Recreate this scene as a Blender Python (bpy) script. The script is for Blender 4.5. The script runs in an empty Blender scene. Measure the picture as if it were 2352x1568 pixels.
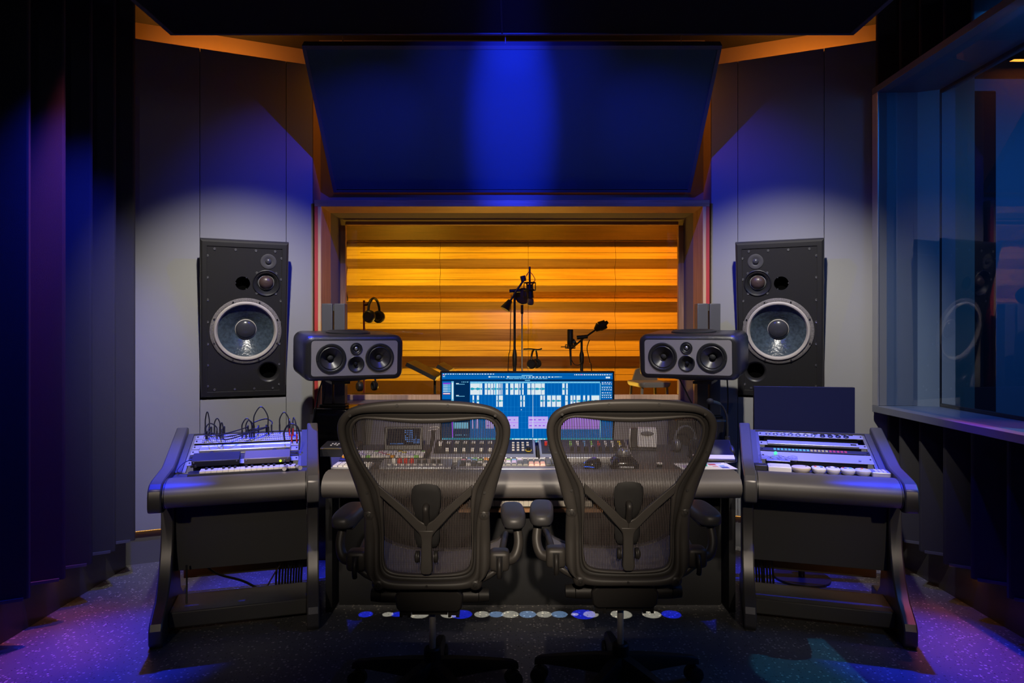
import bpy, math, random
from mathutils import Vector, Matrix, Euler
random.seed(7)
SC = bpy.context.scene
COL = SC.collection
PI = math.pi
EYE = 1.28          # camera height
F = 1568.0          # focal length in pixels of the 2352 wide frame
HOR = 765.0         # image row of the horizon
def at(px, py, Y):
    return Vector(((px-1176)/F*Y, Y, EYE-(py-HOR)/F*Y))

# ------------------------------------------------------------ mesh builder
def catmull(pts, sub=6):
    P = [Vector(p) for p in pts]
    if len(P) < 3: return P
    out = []
    for i in range(len(P)-1):
        p0 = P[max(i-1, 0)]; p1 = P[i]; p2 = P[i+1]; p3 = P[min(i+2, len(P)-1)]
        for k in range(sub):
            t = k/sub
            out.append(0.5*((2*p1)+(p2-p0)*t+(2*p0-5*p1+4*p2-p3)*t*t+(3*p1-p0-3*p2+p3)*t**3))
    out.append(P[-1])
    return out
def frame_of(d):
    d = d.normalized()
    up = Vector((0, 0, 1)) if abs(d.z) < 0.95 else Vector((1, 0, 0))
    x = d.cross(up).normalized()
    return x, d.cross(x).normalized()
class MB:
    def __init__(s, mirror=False, M=None):
        s.v = []; s.f = []; s.mi = []; s.mirror = mirror; s.M = M; s.cur = 0
    def add(s, verts, faces):
        b = len(s.v)
        for p in verts:
            p = Vector(p)
            if s.M is not None: p = s.M @ p
            if s.mirror: p = Vector((-p.x, p.y, p.z))
            s.v.append(p)
        for f in faces:
            f = [b+i for i in f]
            if s.mirror: f.reverse()
            s.f.append(f); s.mi.append(s.cur)
        return s
    def box(s, c, size, R=None):
        hx, hy, hz = [q/2 for q in size]
        c = Vector(c)
        vs = [Vector((x, y, z)) for z in (-hz, hz) for y in (-hy, hy) for x in (-hx, hx)]
        if R is not None: vs = [R @ p for p in vs]
        return s.add([c+p for p in vs], [(0,2,3,1),(4,5,7,6),(0,1,5,4),(2,6,7,3),(0,4,6,2),(1,3,7,5)])
    def b2(s, a, b):
        return s.box([(p+q)/2 for p, q in zip(a, b)], [abs(q-p) for p, q in zip(a, b)])
    def bar(s, p0, p1, w, h):
        p0 = Vector(p0); p1 = Vector(p1); x, y = frame_of(p1-p0)
        vs = [p+x*a*w/2+y*b*h/2 for p in (p0, p1) for a, b in ((-1,-1),(1,-1),(1,1),(-1,1))]
        return s.add(vs, [(3,2,1,0),(4,5,6,7),(0,1,5,4),(1,2,6,5),(2,3,7,6),(3,0,4,7)])
    def rings(s, rings, closed=True, cap0=True, cap1=True, loop=False):
        n = len(rings[0]); vs = [p for r in rings for p in r]; fs = []
        m = len(rings)
        for i in range(m if loop else m-1):
            j = (i+1) % m
            for k in range(n if closed else n-1):
                l = (k+1) % n
                fs.append((i*n+k, i*n+l, j*n+l, j*n+k))
        if not loop:
            if cap0: fs.append(tuple(reversed(range(n))))
            if cap1: fs.append(tuple((m-1)*n+k for k in range(n)))
        return s.add(vs, fs)
    def cyl(s, p0, p1, r0, r1=None, n=20):
        p0 = Vector(p0); p1 = Vector(p1); r1 = r0 if r1 is None else r1
        x, y = frame_of(p1-p0)
        return s.rings([[p+(x*math.cos(2*PI*k/n)+y*math.sin(2*PI*k/n))*r for k in range(n)] for p, r in ((p0, r0), (p1, r1))])
    def tube(s, pts, r, n=8, sub=6, smooth=True):
        P = catmull(pts, sub) if smooth else [Vector(p) for p in pts]
        rings = []
        d = (P[1]-P[0]).normalized(); x, y = frame_of(d)
        for i, p in enumerate(P):
            nd = (P[min(i+1, len(P)-1)]-P[max(i-1, 0)]).normalized()
            q = d.rotation_difference(nd); x = q @ x; y = q @ y; d = nd
            rr = r if not isinstance(r, (list, tuple)) else r[0]+(r[1]-r[0])*i/(len(P)-1)
            rings.append([p+(x*math.cos(2*PI*k/n)+y*math.sin(2*PI*k/n))*rr for k in range(n)])
        return s.rings(rings)
    def lathe(s, prof, c=(0,0,0), axis=(0,0,1), n=32, caps=True):
        c = Vector(c); a = Vector(axis).normalized(); x, y = frame_of(a)
        return s.rings([[c+a*z+(x*math.cos(2*PI*k/n)+y*math.sin(2*PI*k/n))*max(r, 1e-5) for k in range(n)] for r, z in prof], cap0=caps, cap1=caps)
    def prism(s, poly, d0, d1, ax='x'):
        def P(a, b, d):
            return (d, a, b) if ax == 'x' else ((a, d, b) if ax == 'y' else (a, b, d))
        return s.rings([[P(a, b, d) for a, b in poly] for d in (d0, d1)])
    def ell(s, c, r, n=20, m=12, pw=1.0):
        rx, ry, rz = (r, r, r) if not isinstance(r, (tuple, list)) else r
        sg = lambda t: math.copysign(abs(t)**pw, t)
        rings = []
        for i in range(m+1):
            ph = -PI/2+PI*i/m
            cp = max(abs(math.cos(ph)), 1e-4)**pw
            rings.append([(c[0]+rx*cp*sg(math.cos(2*PI*k/n)), c[1]+ry*cp*sg(math.sin(2*PI*k/n)), c[2]+rz*sg(math.sin(ph))) for k in range(n)])
        return s.rings(rings)
    def torus(s, c, R, r, axis=(0,0,1), n=36, m=10, a0=0, a1=2*PI):
        c = Vector(c); a = Vector(axis).normalized(); x, y = frame_of(a)
        full = abs(a1-a0-2*PI) < 1e-6
        rings = []
        N = n if full else n+1
        for i in range(N):
            t = a0+(a1-a0)*i/n
            d = x*math.cos(t)+y*math.sin(t)
            rings.append([c+d*(R+r*math.cos(2*PI*k/m))+a*r*math.sin(2*PI*k/m) for k in range(m)])
        return s.rings(rings, loop=full)
    def quad(s, a, b, c, d):
        return s.add([a, b, c, d], [(0,1,2,3)])
    def build(s, name, mats, parent=None, bevel=0, seg=2, smooth=True, ang=0.7):
        me = bpy.data.meshes.new(name)
        me.from_pydata([tuple(p) for p in s.v], [], s.f)
        if not isinstance(mats, (list, tuple)): mats = [mats]
        for m in mats: me.materials.append(m)
        if len(mats) > 1:
            for p, i in zip(me.polygons, s.mi): p.material_index = i
        # outward normals
        import bmesh
        bm = bmesh.new(); bm.from_mesh(me)
        bmesh.ops.recalc_face_normals(bm, faces=bm.faces)
        bm.to_mesh(me); bm.free()
        if smooth:
            for p in me.polygons: p.use_smooth = True
            me.set_sharp_from_angle(angle=ang)
        me.update()
        o = bpy.data.objects.new(name, me); COL.objects.link(o)
        if parent is not None: o.parent = parent
        if bevel:
            b = o.modifiers.new('b', 'BEVEL'); b.width = bevel; b.segments = seg; b.limit_method = 'ANGLE'; b.angle_limit = 0.6
            b.harden_normals = False
        return o
def rrect(w, h, r, n=5, cx=0, cy=0):
    out = []
    for sx, sy, a0 in ((1,1,0),(-1,1,90),(-1,-1,180),(1,-1,270)):
        for k in range(n+1):
            a = math.radians(a0+90*k/n)
            out.append((cx+sx*(w/2-r)+r*math.cos(a), cy+sy*(h/2-r)+r*math.sin(a)))
    return out
def circ(r, n=32, cx=0, cy=0):
    return [(cx+r*math.cos(2*PI*k/n), cy+r*math.sin(2*PI*k/n)) for k in range(n)]

# ------------------------------------------------------------ tagging
def thing(name, label, cat, loc=(0,0,0), rot=(0,0,0), group=None):
    o = bpy.data.objects.new(name, None); COL.objects.link(o)
    o.empty_display_size = 0.05
    o.location = loc; o.rotation_euler = rot
    o['label'] = label; o['category'] = cat
    if group: o['group'] = group
    return o
def tag(o, label, cat, group=None, loc=None, rot=None):
    o['label'] = label; o['category'] = cat
    if group: o['group'] = group
    if loc is not None: o.location = loc
    if rot is not None: o.rotation_euler = rot
    return o
def struct(o, label=None):
    o['kind'] = 'structure'
    if label: o['label'] = label
    return o
def copy_tree(o, label=None, parent=None):
    kids = list(o.children)
    c = o.copy(); COL.objects.link(c); c.parent = parent
    if label: c['label'] = label
    for ch in kids: copy_tree(ch, None, c)
    return c

# ------------------------------------------------------------ materials
def mat(name, col, rough=0.5, metal=0.0, bump=0.0, bscale=200.0, var=0.0, vscale=6.0, spec=0.5, emit=None, estr=1.0, stretch=None, coat=0.0):
    m = bpy.data.materials.new(name); m.use_nodes = True
    nt = m.node_tree; N = nt.nodes; L = nt.links
    b = N['Principled BSDF']
    b.inputs['Base Color'].default_value = (*col, 1)
    b.inputs['Roughness'].default_value = rough
    b.inputs['Metallic'].default_value = metal
    b.inputs['Specular IOR Level'].default_value = spec
    b.inputs['Coat Weight'].default_value = coat
    tc = None
    if bump or var:
        tc = N.new('ShaderNodeTexCoord'); mp = N.new('ShaderNodeMapping')
        L.new(tc.outputs['Object'], mp.inputs['Vector'])
        if stretch: mp.inputs['Scale'].default_value = stretch
    if bump:
        t = N.new('ShaderNodeTexNoise'); t.inputs['Scale'].default_value = bscale; t.inputs['Detail'].default_value = 3
        L.new(mp.outputs[0], t.inputs['Vector'])
        bp = N.new('ShaderNodeBump'); bp.inputs['Strength'].default_value = bump; bp.inputs['Distance'].default_value = 0.002
        L.new(t.outputs['Fac'], bp.inputs['Height']); L.new(bp.outputs[0], b.inputs['Normal'])
    if var:
        t2 = N.new('ShaderNodeTexNoise'); t2.inputs['Scale'].default_value = vscale; t2.inputs['Detail'].default_value = 4
        L.new(mp.outputs[0], t2.inputs['Vector'])
        r = N.new('ShaderNodeValToRGB')
        r.color_ramp.elements[0].color = (*[max(c*(1-var), 0) for c in col], 1); r.color_ramp.elements[0].position = 0.3
        r.color_ramp.elements[1].color = (*[min(c*(1+var), 1) for c in col], 1); r.color_ramp.elements[1].position = 0.7
        L.new(t2.outputs['Fac'], r.inputs[0]); L.new(r.outputs[0], b.inputs['Base Color'])
    if emit:
        b.inputs['Emission Color'].default_value = (*emit, 1); b.inputs['Emission Strength'].default_value = estr
    return m
def emis(name, col, s=1.0):
    m = bpy.data.materials.new(name); m.use_nodes = True
    nt = m.node_tree; nt.nodes.remove(nt.nodes['Principled BSDF'])
    e = nt.nodes.new('ShaderNodeEmission'); e.inputs[0].default_value = (*col, 1); e.inputs[1].default_value = s
    nt.links.new(e.outputs[0], nt.nodes['Material Output'].inputs[0])
    return m
def wood(name, c0, c1, scale=(1.2, 30, 30), rough=0.45, bump=0.15, rng=(0.3, 0.7)):
    m = bpy.data.materials.new(name); m.use_nodes = True
    nt = m.node_tree; N = nt.nodes; L = nt.links; b = N['Principled BSDF']
    tc = N.new('ShaderNodeTexCoord'); mp = N.new('ShaderNodeMapping'); mp.inputs['Scale'].default_value = scale
    L.new(tc.outputs['Object'], mp.inputs['Vector'])
    n1 = N.new('ShaderNodeTexNoise'); n1.inputs['Scale'].default_value = 2.0; n1.inputs['Detail'].default_value = 8; n1.inputs['Distortion'].default_value = 1.2
    L.new(mp.outputs[0], n1.inputs['Vector'])
    r = N.new('ShaderNodeValToRGB')
    r.color_ramp.elements[0].position = rng[0]; r.color_ramp.elements[0].color = (*c0, 1)
    r.color_ramp.elements[1].position = rng[1]; r.color_ramp.elements[1].color = (*c1, 1)
    L.new(n1.outputs['Fac'], r.inputs[0]); L.new(r.outputs[0], b.inputs['Base Color'])
    b.inputs['Roughness'].default_value = rough
    bp = N.new('ShaderNodeBump'); bp.inputs['Strength'].default_value = bump; bp.inputs['Distance'].default_value = 0.002
    L.new(n1.outputs['Fac'], bp.inputs['Height']); L.new(bp.outputs[0], b.inputs['Normal'])
    return m
def terrazzo():
    m = bpy.data.materials.new('speckled_floor'); m.use_nodes = True
    nt = m.node_tree; N = nt.nodes; L = nt.links; b = N['Principled BSDF']
    tc = N.new('ShaderNodeTexCoord')
    def chips(scale, lo, ch):
        v = N.new('ShaderNodeTexVoronoi'); v.inputs['Scale'].default_value = scale
        n = N.new('ShaderNodeTexNoise'); n.inputs['Scale'].default_value = scale*1.3
        ad = N.new('ShaderNodeVectorMath'); ad.operation = 'MULTIPLY_ADD'
        L.new(n.outputs['Color'], ad.inputs[0]); ad.inputs[1].default_value = (0.012,)*3; L.new(tc.outputs['Object'], ad.inputs[2])
        L.new(tc.outputs['Object'], n.inputs['Vector']); L.new(ad.outputs[0], v.inputs['Vector'])
        lt = N.new('ShaderNodeMath'); lt.operation = 'LESS_THAN'; lt.inputs[1].default_value = lo
        L.new(v.outputs['Distance'], lt.inputs[0])
        sep = N.new('ShaderNodeSeparateColor'); L.new(v.outputs['Color'], sep.inputs[0])
        gt = N.new('ShaderNodeMath'); gt.operation = 'LESS_THAN'; gt.inputs[1].default_value = ch
        L.new(sep.outputs[0], gt.inputs[0])
        mu = N.new('ShaderNodeMath'); mu.operation = 'MULTIPLY'
        L.new(lt.outputs[0], mu.inputs[0]); L.new(gt.outputs[0], mu.inputs[1])
        return mu
    base = (0.13, 0.13, 0.135, 1)
    a = chips(70, 0.33, 0.30); d = chips(95, 0.3, 0.22)
    m1 = N.new('ShaderNodeMix'); m1.data_type = 'RGBA'; m1.inputs[6].default_value = base; m1.inputs[7].default_value = (0.45, 0.42, 0.38, 1)
    L.new(a.outputs[0], m1.inputs[0])
    m2 = N.new('ShaderNodeMix'); m2.data_type = 'RGBA'; m2.inputs[7].default_value = (0.03, 0.03, 0.032, 1)
    L.new(d.outputs[0], m2.inputs[0]); L.new(m1.outputs[2], m2.inputs[6]); L.new(m2.outputs[2], b.inputs['Base Color'])
    b.inputs['Roughness'].default_value = 0.42
    return m
def glass_mat(name, tint=(1, 1, 1), ior=1.5):
    m = bpy.data.materials.new(name); m.use_nodes = True
    nt = m.node_tree; N = nt.nodes; L = nt.links; N.remove(N['Principled BSDF'])
    tr = N.new('ShaderNodeBsdfTransparent'); tr.inputs[0].default_value = (*tint, 1)
    gl = N.new('ShaderNodeBsdfGlossy'); gl.inputs['Roughness'].default_value = 0.0
    fr = N.new('ShaderNodeFresnel'); fr.inputs[0].default_value = ior
    ge = N.new('ShaderNodeNewGeometry')
    inv = N.new('ShaderNodeMath'); inv.operation = 'SUBTRACT'; inv.inputs[0].default_value = 1.0
    L.new(ge.outputs['Backfacing'], inv.inputs[1])
    mu = N.new('ShaderNodeMath'); mu.operation = 'MULTIPLY'; L.new(fr.outputs[0], mu.inputs[0]); L.new(inv.outputs[0], mu.inputs[1])
    mx = N.new('ShaderNodeMixShader'); L.new(mu.outputs[0], mx.inputs[0]); L.new(tr.outputs[0], mx.inputs[1]); L.new(gl.outputs[0], mx.inputs[2])
    L.new(mx.outputs[0], N['Material Output'].inputs[0])
    return m

FLOOR = terrazzo()
GREYWALL = mat('grey_wall_panel', (0.30, 0.295, 0.29), 0.62, bump=0.05, bscale=300)
DKWALL = mat('charcoal_wall', (0.035, 0.034, 0.036), 0.6)
FAB = mat('charcoal_fabric', (0.055, 0.052, 0.055), 0.9, bump=0.5, bscale=700, spec=0.15)
FABB = mat('dark_blue_grey_fabric', (0.09, 0.15, 0.17), 0.9, bump=0.5, bscale=600, spec=0.15)
BLKFAB = mat('black_fabric', (0.018, 0.018, 0.02), 0.95, bump=0.3, bscale=600, spec=0.1)
TRIMG = mat('slate_trim', (0.10, 0.10, 0.115), 0.5)
BROWNW = mat('brown_wall', (0.22, 0.14, 0.09), 0.7)
KICK = mat('grey_kickboard', (0.12, 0.12, 0.125), 0.35, bump=0.03, bscale=40)
KICKD = mat('dark_kickboard', (0.045, 0.042, 0.042), 0.28)
OAK = wood('oak_frame', (0.36, 0.17, 0.075), (0.56, 0.31, 0.16), (1.5, 40, 40))
OAKV = wood('oak_frame_upright', (0.36, 0.17, 0.075), (0.56, 0.31, 0.16), (40, 40, 1.5))
REDW = wood('red_glow_wood', (0.50, 0.04, 0.045), (0.62, 0.065, 0.06), (40, 40, 1.5))  # red glow on the outer frame strips put into the wood colour
OAKP = wood('pale_oak', (0.62, 0.38, 0.2), (0.75, 0.50, 0.3), (40, 40, 1.5))
TEAK = wood('ridged_live_room_wood', (0.45, 0.26, 0.09), (0.64, 0.41, 0.155), (0.6, 10, 18), rough=0.5, bump=0.06, rng=(0.25, 0.6))
GAP = mat('grey_reveal_cloth', (0.20, 0.17, 0.16), 0.9, bump=0.3, bscale=500)
BLACK = mat('black_plastic', (0.018, 0.018, 0.02), 0.42)
BLACKM = mat('matte_black', (0.012, 0.012, 0.013), 0.75)
HOLE = mat('hole_black', (0.003, 0.003, 0.003), 0.9, spec=0.0)
BLACKG = mat('gloss_black', (0.01, 0.01, 0.012), 0.12)
VINYL = mat('grey_vinyl_padding', (0.125, 0.115, 0.11), 0.42, bump=0.12, bscale=500)
ARM = mat('grey_painted_metal', (0.11, 0.105, 0.105), 0.36, metal=0.35)
DESKT = mat('charcoal_desktop', (0.06, 0.06, 0.065), 0.5, bump=0.05, bscale=400)
DESKP = mat('charcoal_laminate', (0.075, 0.073, 0.07), 0.5)
SPKB = mat('black_speaker_paint', (0.027, 0.0255, 0.0255), 0.38, bump=0.06, bscale=500)
SPKG = mat('textured_black_cabinet', (0.022, 0.021, 0.024), 0.33, bump=0.5, bscale=260)
PLATE = mat('lilac_grey_plate', (0.30, 0.28, 0.31), 0.42, metal=0.2)
STEEL = mat('brushed_steel', (0.55, 0.54, 0.53), 0.28, metal=0.9)
SILV = mat('satin_aluminium', (0.55, 0.55, 0.57), 0.4, metal=0.75)
RACKS = mat('silver_rack_panel', (0.34, 0.34, 0.37), 0.4, metal=0.3)
RUBB = mat('beige_rubber_surround', (0.50, 0.45, 0.41), 0.55)
RINGT = mat('grey_textured_ring', (0.20, 0.18, 0.17), 0.8, bump=1.0, bscale=350, var=0.5, vscale=260)
CONE = mat('blue_black_cone', (0.055, 0.075, 0.095), 0.24, bump=0.9, bscale=80, var=0.3, vscale=60)
DOME = mat('glossy_dome', (0.05, 0.05, 0.06), 0.22)
DOMEB = mat('brown_soft_dome', (0.07, 0.045, 0.04), 0.35, bump=0.4, bscale=150)
WHITE = mat('white_plastic', (0.72, 0.70, 0.66), 0.4)
CREAM = mat('cream_plastic', (0.66, 0.58, 0.45), 0.4)
KEYW = mat('ivory_keys', (0.75, 0.70, 0.60), 0.35)
AER = mat('graphite_chair_plastic', (0.052, 0.046, 0.041), 0.45)
AERD = mat('dark_chair_plastic', (0.026, 0.023, 0.021), 0.5)
MESHM = mat('woven_mesh_strand', (0.075, 0.06, 0.055), 0.55)
PADM = mat('black_foam_pad', (0.012, 0.011, 0.011), 0.7)
ARMPAD = mat('grey_arm_pad', (0.06, 0.058, 0.06), 0.42)
SEATM = mat('grey_seat_mesh', (0.34, 0.31, 0.29), 0.7, bump=0.9, bscale=220)
CABLE = mat('black_cable', (0.015, 0.015, 0.018), 0.4)
RED = mat('red_plastic', (0.55, 0.04, 0.03), 0.35)
LCDN = mat('blank_navy_screen', (0.004, 0.004, 0.008), 0.6, spec=0.1, emit=(0.0052, 0.0062, 0.029), estr=1.0)
GLASS = glass_mat('window_glass')
GLASSB = glass_mat('side_window_glass', (0.85, 0.92, 1.0), 1.65)
BAGM = mat('clear_plastic_bag', (0.45, 0.45, 0.5), 0.12, bump=1.0, bscale=60)
PAPER = mat('white_paper', (0.75, 0.73, 0.72), 0.7)
DARKFLOOR = wood('brown_live_room_floor', (0.10, 0.05, 0.02), (0.2, 0.1, 0.04))
CHROME = mat('chrome', (0.78, 0.74, 0.70), 0.34, metal=0.55)
EORANGE = emis('orange_led_strip', (1.0, 0.42, 0.06), 2.2)
EGREEN = emis('green_led', (0.12, 1.0, 0.12), 1.5)
ECYG = emis('green_knob_light', (0.1, 0.9, 0.5), 1.3)
EBLUE = emis('blue_led', (0.02, 0.12, 1.0), 1.6)
EYEL = emis('yellow_led', (0.6, 0.9, 0.05), 1.4)
EOR = emis('orange_key_light', (0.9, 0.35, 0.02), 0.8)
def colm(n, c): return mat(n, c, 0.4)
CM = {'pink': colm('pink_cap', (0.62, 0.22, 0.35)), 'green': colm('green_cap', (0.25, 0.55, 0.12)), 'blue': colm('blue_cap', (0.12, 0.35, 0.65)),
      'yellow': colm('yellow_cap', (0.8, 0.6, 0.05)), 'orange': colm('orange_cap', (0.85, 0.35, 0.03)), 'lilac': colm('lilac_cap', (0.5, 0.4, 0.65)),
      'white': colm('white_cap', (0.75, 0.72, 0.68)), 'dark': colm('dark_cap', (0.05, 0.05, 0.05)), 'salmon': colm('salmon_cap', (0.72, 0.36, 0.28)), 'red': RED,
      'teal': colm('teal_rubber', (0.02, 0.36, 0.32)), 'navy': colm('navy_print', (0.08, 0.12, 0.4))}
# ============================================================ ROOM
struct(MB().b2((-2.8, -2.6, -0.05), (4.6, 4.62, 0)).build('floor', FLOOR, smooth=False))
struct(MB().b2((-2.8, -2.6, 3.125), (4.6, 4.62, 3.19)).build('ceiling', mat('black_ceiling', (0.02, 0.019, 0.018), 0.8), smooth=False))
struct(MB().b2((-2.8, -2.66, 0), (4.6, -2.6, 3.125)).build('wall_back', DKWALL, smooth=False))
struct(MB().b2((-2.18, -2.6, 0), (-2.105, 3.72, 3.125)).build('wall_left', KICKD, smooth=False))
mb = MB()
mb.b2((2.148, -2.6, 0), (2.28, 3.9, 0.85)); mb.b2((2.148, -2.6, 2.62), (2.28, 3.9, 3.125)); mb.b2((2.148, -2.6, 0.85), (2.28, 0.9, 2.62))
struct(mb.build('wall_right', KICKD, smooth=False))
# front wall round the wide window
mb = MB()
mb.b2((-1.215, 4.30, 2.09), (1.215, 4.37, 3.125)); pass
for s in (-1, 1): mb.b2((s*1.195, 4.30, 0.79), (s*1.215, 4.37, 2.09))
struct(MB().b2((-1.215, 4.105, 0), (1.215, 4.37, 0.794)).build('wall_front_lower', GREYWALL, smooth=False))
struct(mb.build('wall_front', mat('front_wall_paint', (0.26, 0.19, 0.15), 0.7), smooth=False))
# splayed flank walls carrying the big speakers
FA = Vector((-2.083, 3.75)); FD = Vector((0.917, 0.3987)); FN = Vector((0.3987, -0.917))
def wp(t, d, z): return (FA.x+FD.x*t-FN.x*d, FA.y+FD.y*t-FN.y*d, z)
def slab(mb, t0, t1, d0, d1, z0, z1):
    vs = [wp(t, d, z) for z in (z0, z1) for d in (d0, d1) for t in (t0, t1)]
    mb.add(vs, [(0,2,3,1),(4,5,7,6),(0,1,5,4),(2,6,7,3),(0,4,6,2),(1,3,7,5)])
for sx, nm in ((False, 'left'), (True, 'right')):
    mb = MB(sx)
    slab(mb, -0.30, 0.3335, 0, 0.05, 0.19, 2.90)
    slab(mb, 0.3365, 0.8015, 0, 0.05, 1.815, 2.90); slab(mb, 0.3365, 0.8015, 0, 0.05, 0.19, 0.90)
    slab(mb, 0.8045, 0.9556, 0, 0.05, 0.19, 2.90)
    for t0, t1, z0, z1 in ((-0.30, 0.330, 0.19, 2.9), (0.330, 0.808, 1.83, 2.9), (0.330, 0.808, 0.19, 0.88), (0.808, 0.9556, 0.19, 2.9)): slab(mb, t0, t1, 0.0502, 0.056, z0, z1)
    struct(mb.build('wall_front_%s' % nm, GREYWALL, smooth=False))
    mb = MB(sx); slab(mb, -0.45, 1.12, 0.34, 0.40, 0, 3.125)
    struct(mb.build('wall_cove_%s' % nm, mat('cove_paint_%s' % nm, (0.42, 0.30, 0.2), 0.7), smooth=False))
    mb = MB(sx); slab(mb, -0.30, 0.9556, 0.03, 0.06, 0, 0.19)
    struct(mb.build('baseboard_front_%s' % nm, KICK, smooth=False))
    mb = MB(sx); e = wp(0.9556, 0, 0); mb.b2((e[0]+0.001, e[1]+0.01, 0), (e[0]-0.012, 4.30, 2.90))
    struct(mb.build('trim_return_%s' % nm, BROWNW, smooth=False))
    mb = MB(sx)
    for k in range(150):
        t = -0.25+k*0.008; slab(mb, t, t+0.005, 0.018, 0.024, 0.183, 0.189)
    o = mb.build('led_strip', EORANGE, smooth=False)
    tag(o, 'orange dotted light strip under the %s speaker wall, above its grey base board' % nm, 'light strip', 'orange light strips')
# sawtooth fabric panels along the side walls
TY = [2.80, 3.02, 3.215, 3.405, 3.58]
def tooth(name, xt, xw, yt, z0, z1, dy=0.075):
    mb = MB()
    s = 1 if xw > xt else -1
    mb.prism([(xt, yt-0.004), (xt+s*0.004, yt-0.010), (xw, yt-dy), (xw, yt+0.012), (xt+s*0.02, yt+0.012), (xt, yt+0.008)], z0, z1, 'z')
    t = MB(); t.bar((xt+s*0.012, yt-0.018, z0+0.002), (xw-s*0.002, yt-dy-0.006, z0+0.002), 0.012, 0.012)
    o = mb.build(name, FAB, smooth=False)
    t.build('bottom_rail', TRIMG, o, smooth=False)
    return o
LTXT = ['nearest to the camera', 'second from the camera', 'middle one of five', 'second from the speaker wall', 'next to the speaker wall']
for i, y in enumerate(TY):
    o = tooth('acoustic_panel', -1.98, -2.104, y, 0.195, 3.12)
    tag(o, 'tall charcoal fabric panel on the left side wall, %s' % LTXT[i], 'acoustic panel', 'tall angled panels on the left wall')
for i, y in enumerate(TY):
    o = tooth('acoustic_panel', 2.035, 2.147, y, 0.195, 0.848)
    tag(o, 'short charcoal fabric panel under the right window sill, %s' % LTXT[i], 'acoustic panel', 'short angled panels under the window sill')
o = tooth('acoustic_panel', 2.06, 2.147, 3.735, 0.195, 0.848); tag(o, 'narrow charcoal fabric panel under the sill tucked against the right speaker wall', 'acoustic panel', 'short angled panels under the window sill')
for i, y in enumerate(TY[1:]+[3.745]):
    o = tooth('acoustic_panel', 2.035 if i < 4 else 2.0, 2.147, y, 2.622, 3.12)
    tag(o, 'dark fabric panel above the right window header, %s' % LTXT[i], 'acoustic panel', 'dark panels above the window header')

# -------------------------------------------------- window_1 : wood framed control room window
w1 = bpy.data.objects.new('window_1', None); COL.objects.link(w1); w1['kind'] = 'structure'; w1.location = (0, 4.1, 0.795)
def wb(name, m, *boxes, parent=w1, bevel=0.0015):
    mb = MB()
    for a, b in boxes: mb.b2((a[0], a[1]-4.1, a[2]-0.795), (b[0], b[1]-4.1, b[2]-0.795))
    return mb.build(name, m, parent, bevel=bevel, smooth=False)
wb('head_board', OAK, ((-1.187, 4.10, 2.041), (1.187, 4.327, 2.08)))
wb('sill_board', OAK, ((-1.187, 4.10, 0.795), (1.187, 4.327, 0.835)))
for s in (-1, 1):
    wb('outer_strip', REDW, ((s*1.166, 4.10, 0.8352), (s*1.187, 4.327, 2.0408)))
    wb('inner_strip', OAKP, ((s*1.148, 4.10, 0.8352), (s*1.1658, 4.115, 2.0408)))
    wb('jamb_board', OAKV, ((s*1.148, 4.1152, 0.8352), (s*1.1658, 4.327, 2.0408)))
    wb('jamb_lining', GAP, ((s*1.148, 4.328, 0.79), (s*1.19, 4.70, 2.09)))
    wb('sash_stile', OAKV, ((s*1.113, 4.560, 0.8352), (s*1.1478, 4.60, 2.0)))
wb('head_lining', GAP, ((-1.147, 4.328, 2.041), (1.147, 4.70, 2.09)))
wb('sill_lining', TRIMG, ((-1.147, 4.328, 0.79), (1.147, 4.70, 0.835)))
wb('sash_head', OAK, ((-1.1125, 4.560, 2.005), (1.1125, 4.60, 2.027)))
wb('sash_sill', OAKP, ((-1.1125, 4.560, 0.8355), (1.1125, 4.60, 0.868)))
wb('glass_pane', GLASS, ((-1.112, 4.577, 0.869), (1.112, 4.583, 2.0045)), bevel=0)
struct(MB().b2((-1.85, 4.62, 0), (-1.19, 4.70, 3.0)).b2((1.19, 4.62, 0), (1.85, 4.70, 3.0)).b2((-1.19, 4.62, 2.09), (1.19, 4.70, 3.0)).b2((-1.19, 4.62, 0), (1.19, 4.70, 0.79)).build('wall_live_room_front', DKWALL, smooth=False))

# -------------------------------------------------- live room beyond the glass
LY = 6.8
prof = [(2.75, 0.07), (2.58, 0.0), (2.48, 0.07), (2.30, 0.0), (2.186, 0.075)]
zs = [(2.186, 0.0), (2.013, 0.075), (1.92, 0.0), (1.75, 0.075), (1.65, 0.0), (1.64, -0.02), (1.60, -0.02), (1.59, 0.07), (1.487, 0.0), (1.322, 0.075), (1.21, 0.0), (1.053, 0.075), (0.945, 0.0), (0.80, 0.075), (0.70, 0.0), (0.52, 0.07), (0.42, 0.0), (0.0, 0.07)]
pr = [(3.0, 0.0), (2.80, 0.03), (2.50, 0.03), (2.19, 0.03)]+zs
xs = [-1.64, -0.712, 0.16, 1.024, 1.95]
mb = MB()
for a, b in zip(xs[:-1], xs[1:]):
    poly = [(LY-d, z) for z, d in pr]+[(LY+0.1, 0.0), (LY+0.1, 3.0)]
    mb.prism(poly, a+0.0015, b-0.0015, 'x')
struct(mb.build('wall_live_room_ridged', TEAK, smooth=False))
gm = mat('plank_groove', (0.10, 0.05, 0.015), 0.8)
struct(MB().b2((-1.86, 4.70, -0.05), (1.96, 6.95, 0.0)).build('floor_live_room', DARKFLOOR, smooth=False))
struct(MB().b2((-1.86, 4.70, 3.0), (1.96, 6.95, 3.06)).build('ceiling_live_room', mat('live_ceiling', (0.12, 0.09, 0.07), 0.8), smooth=False))
struct(MB().b2((-1.72, 4.70, 0), (-1.645, 6.9, 3.0)).build('wall_live_room_left', mat('live_side_wall', (0.22, 0.20, 0.18), 0.7), smooth=False))
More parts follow.
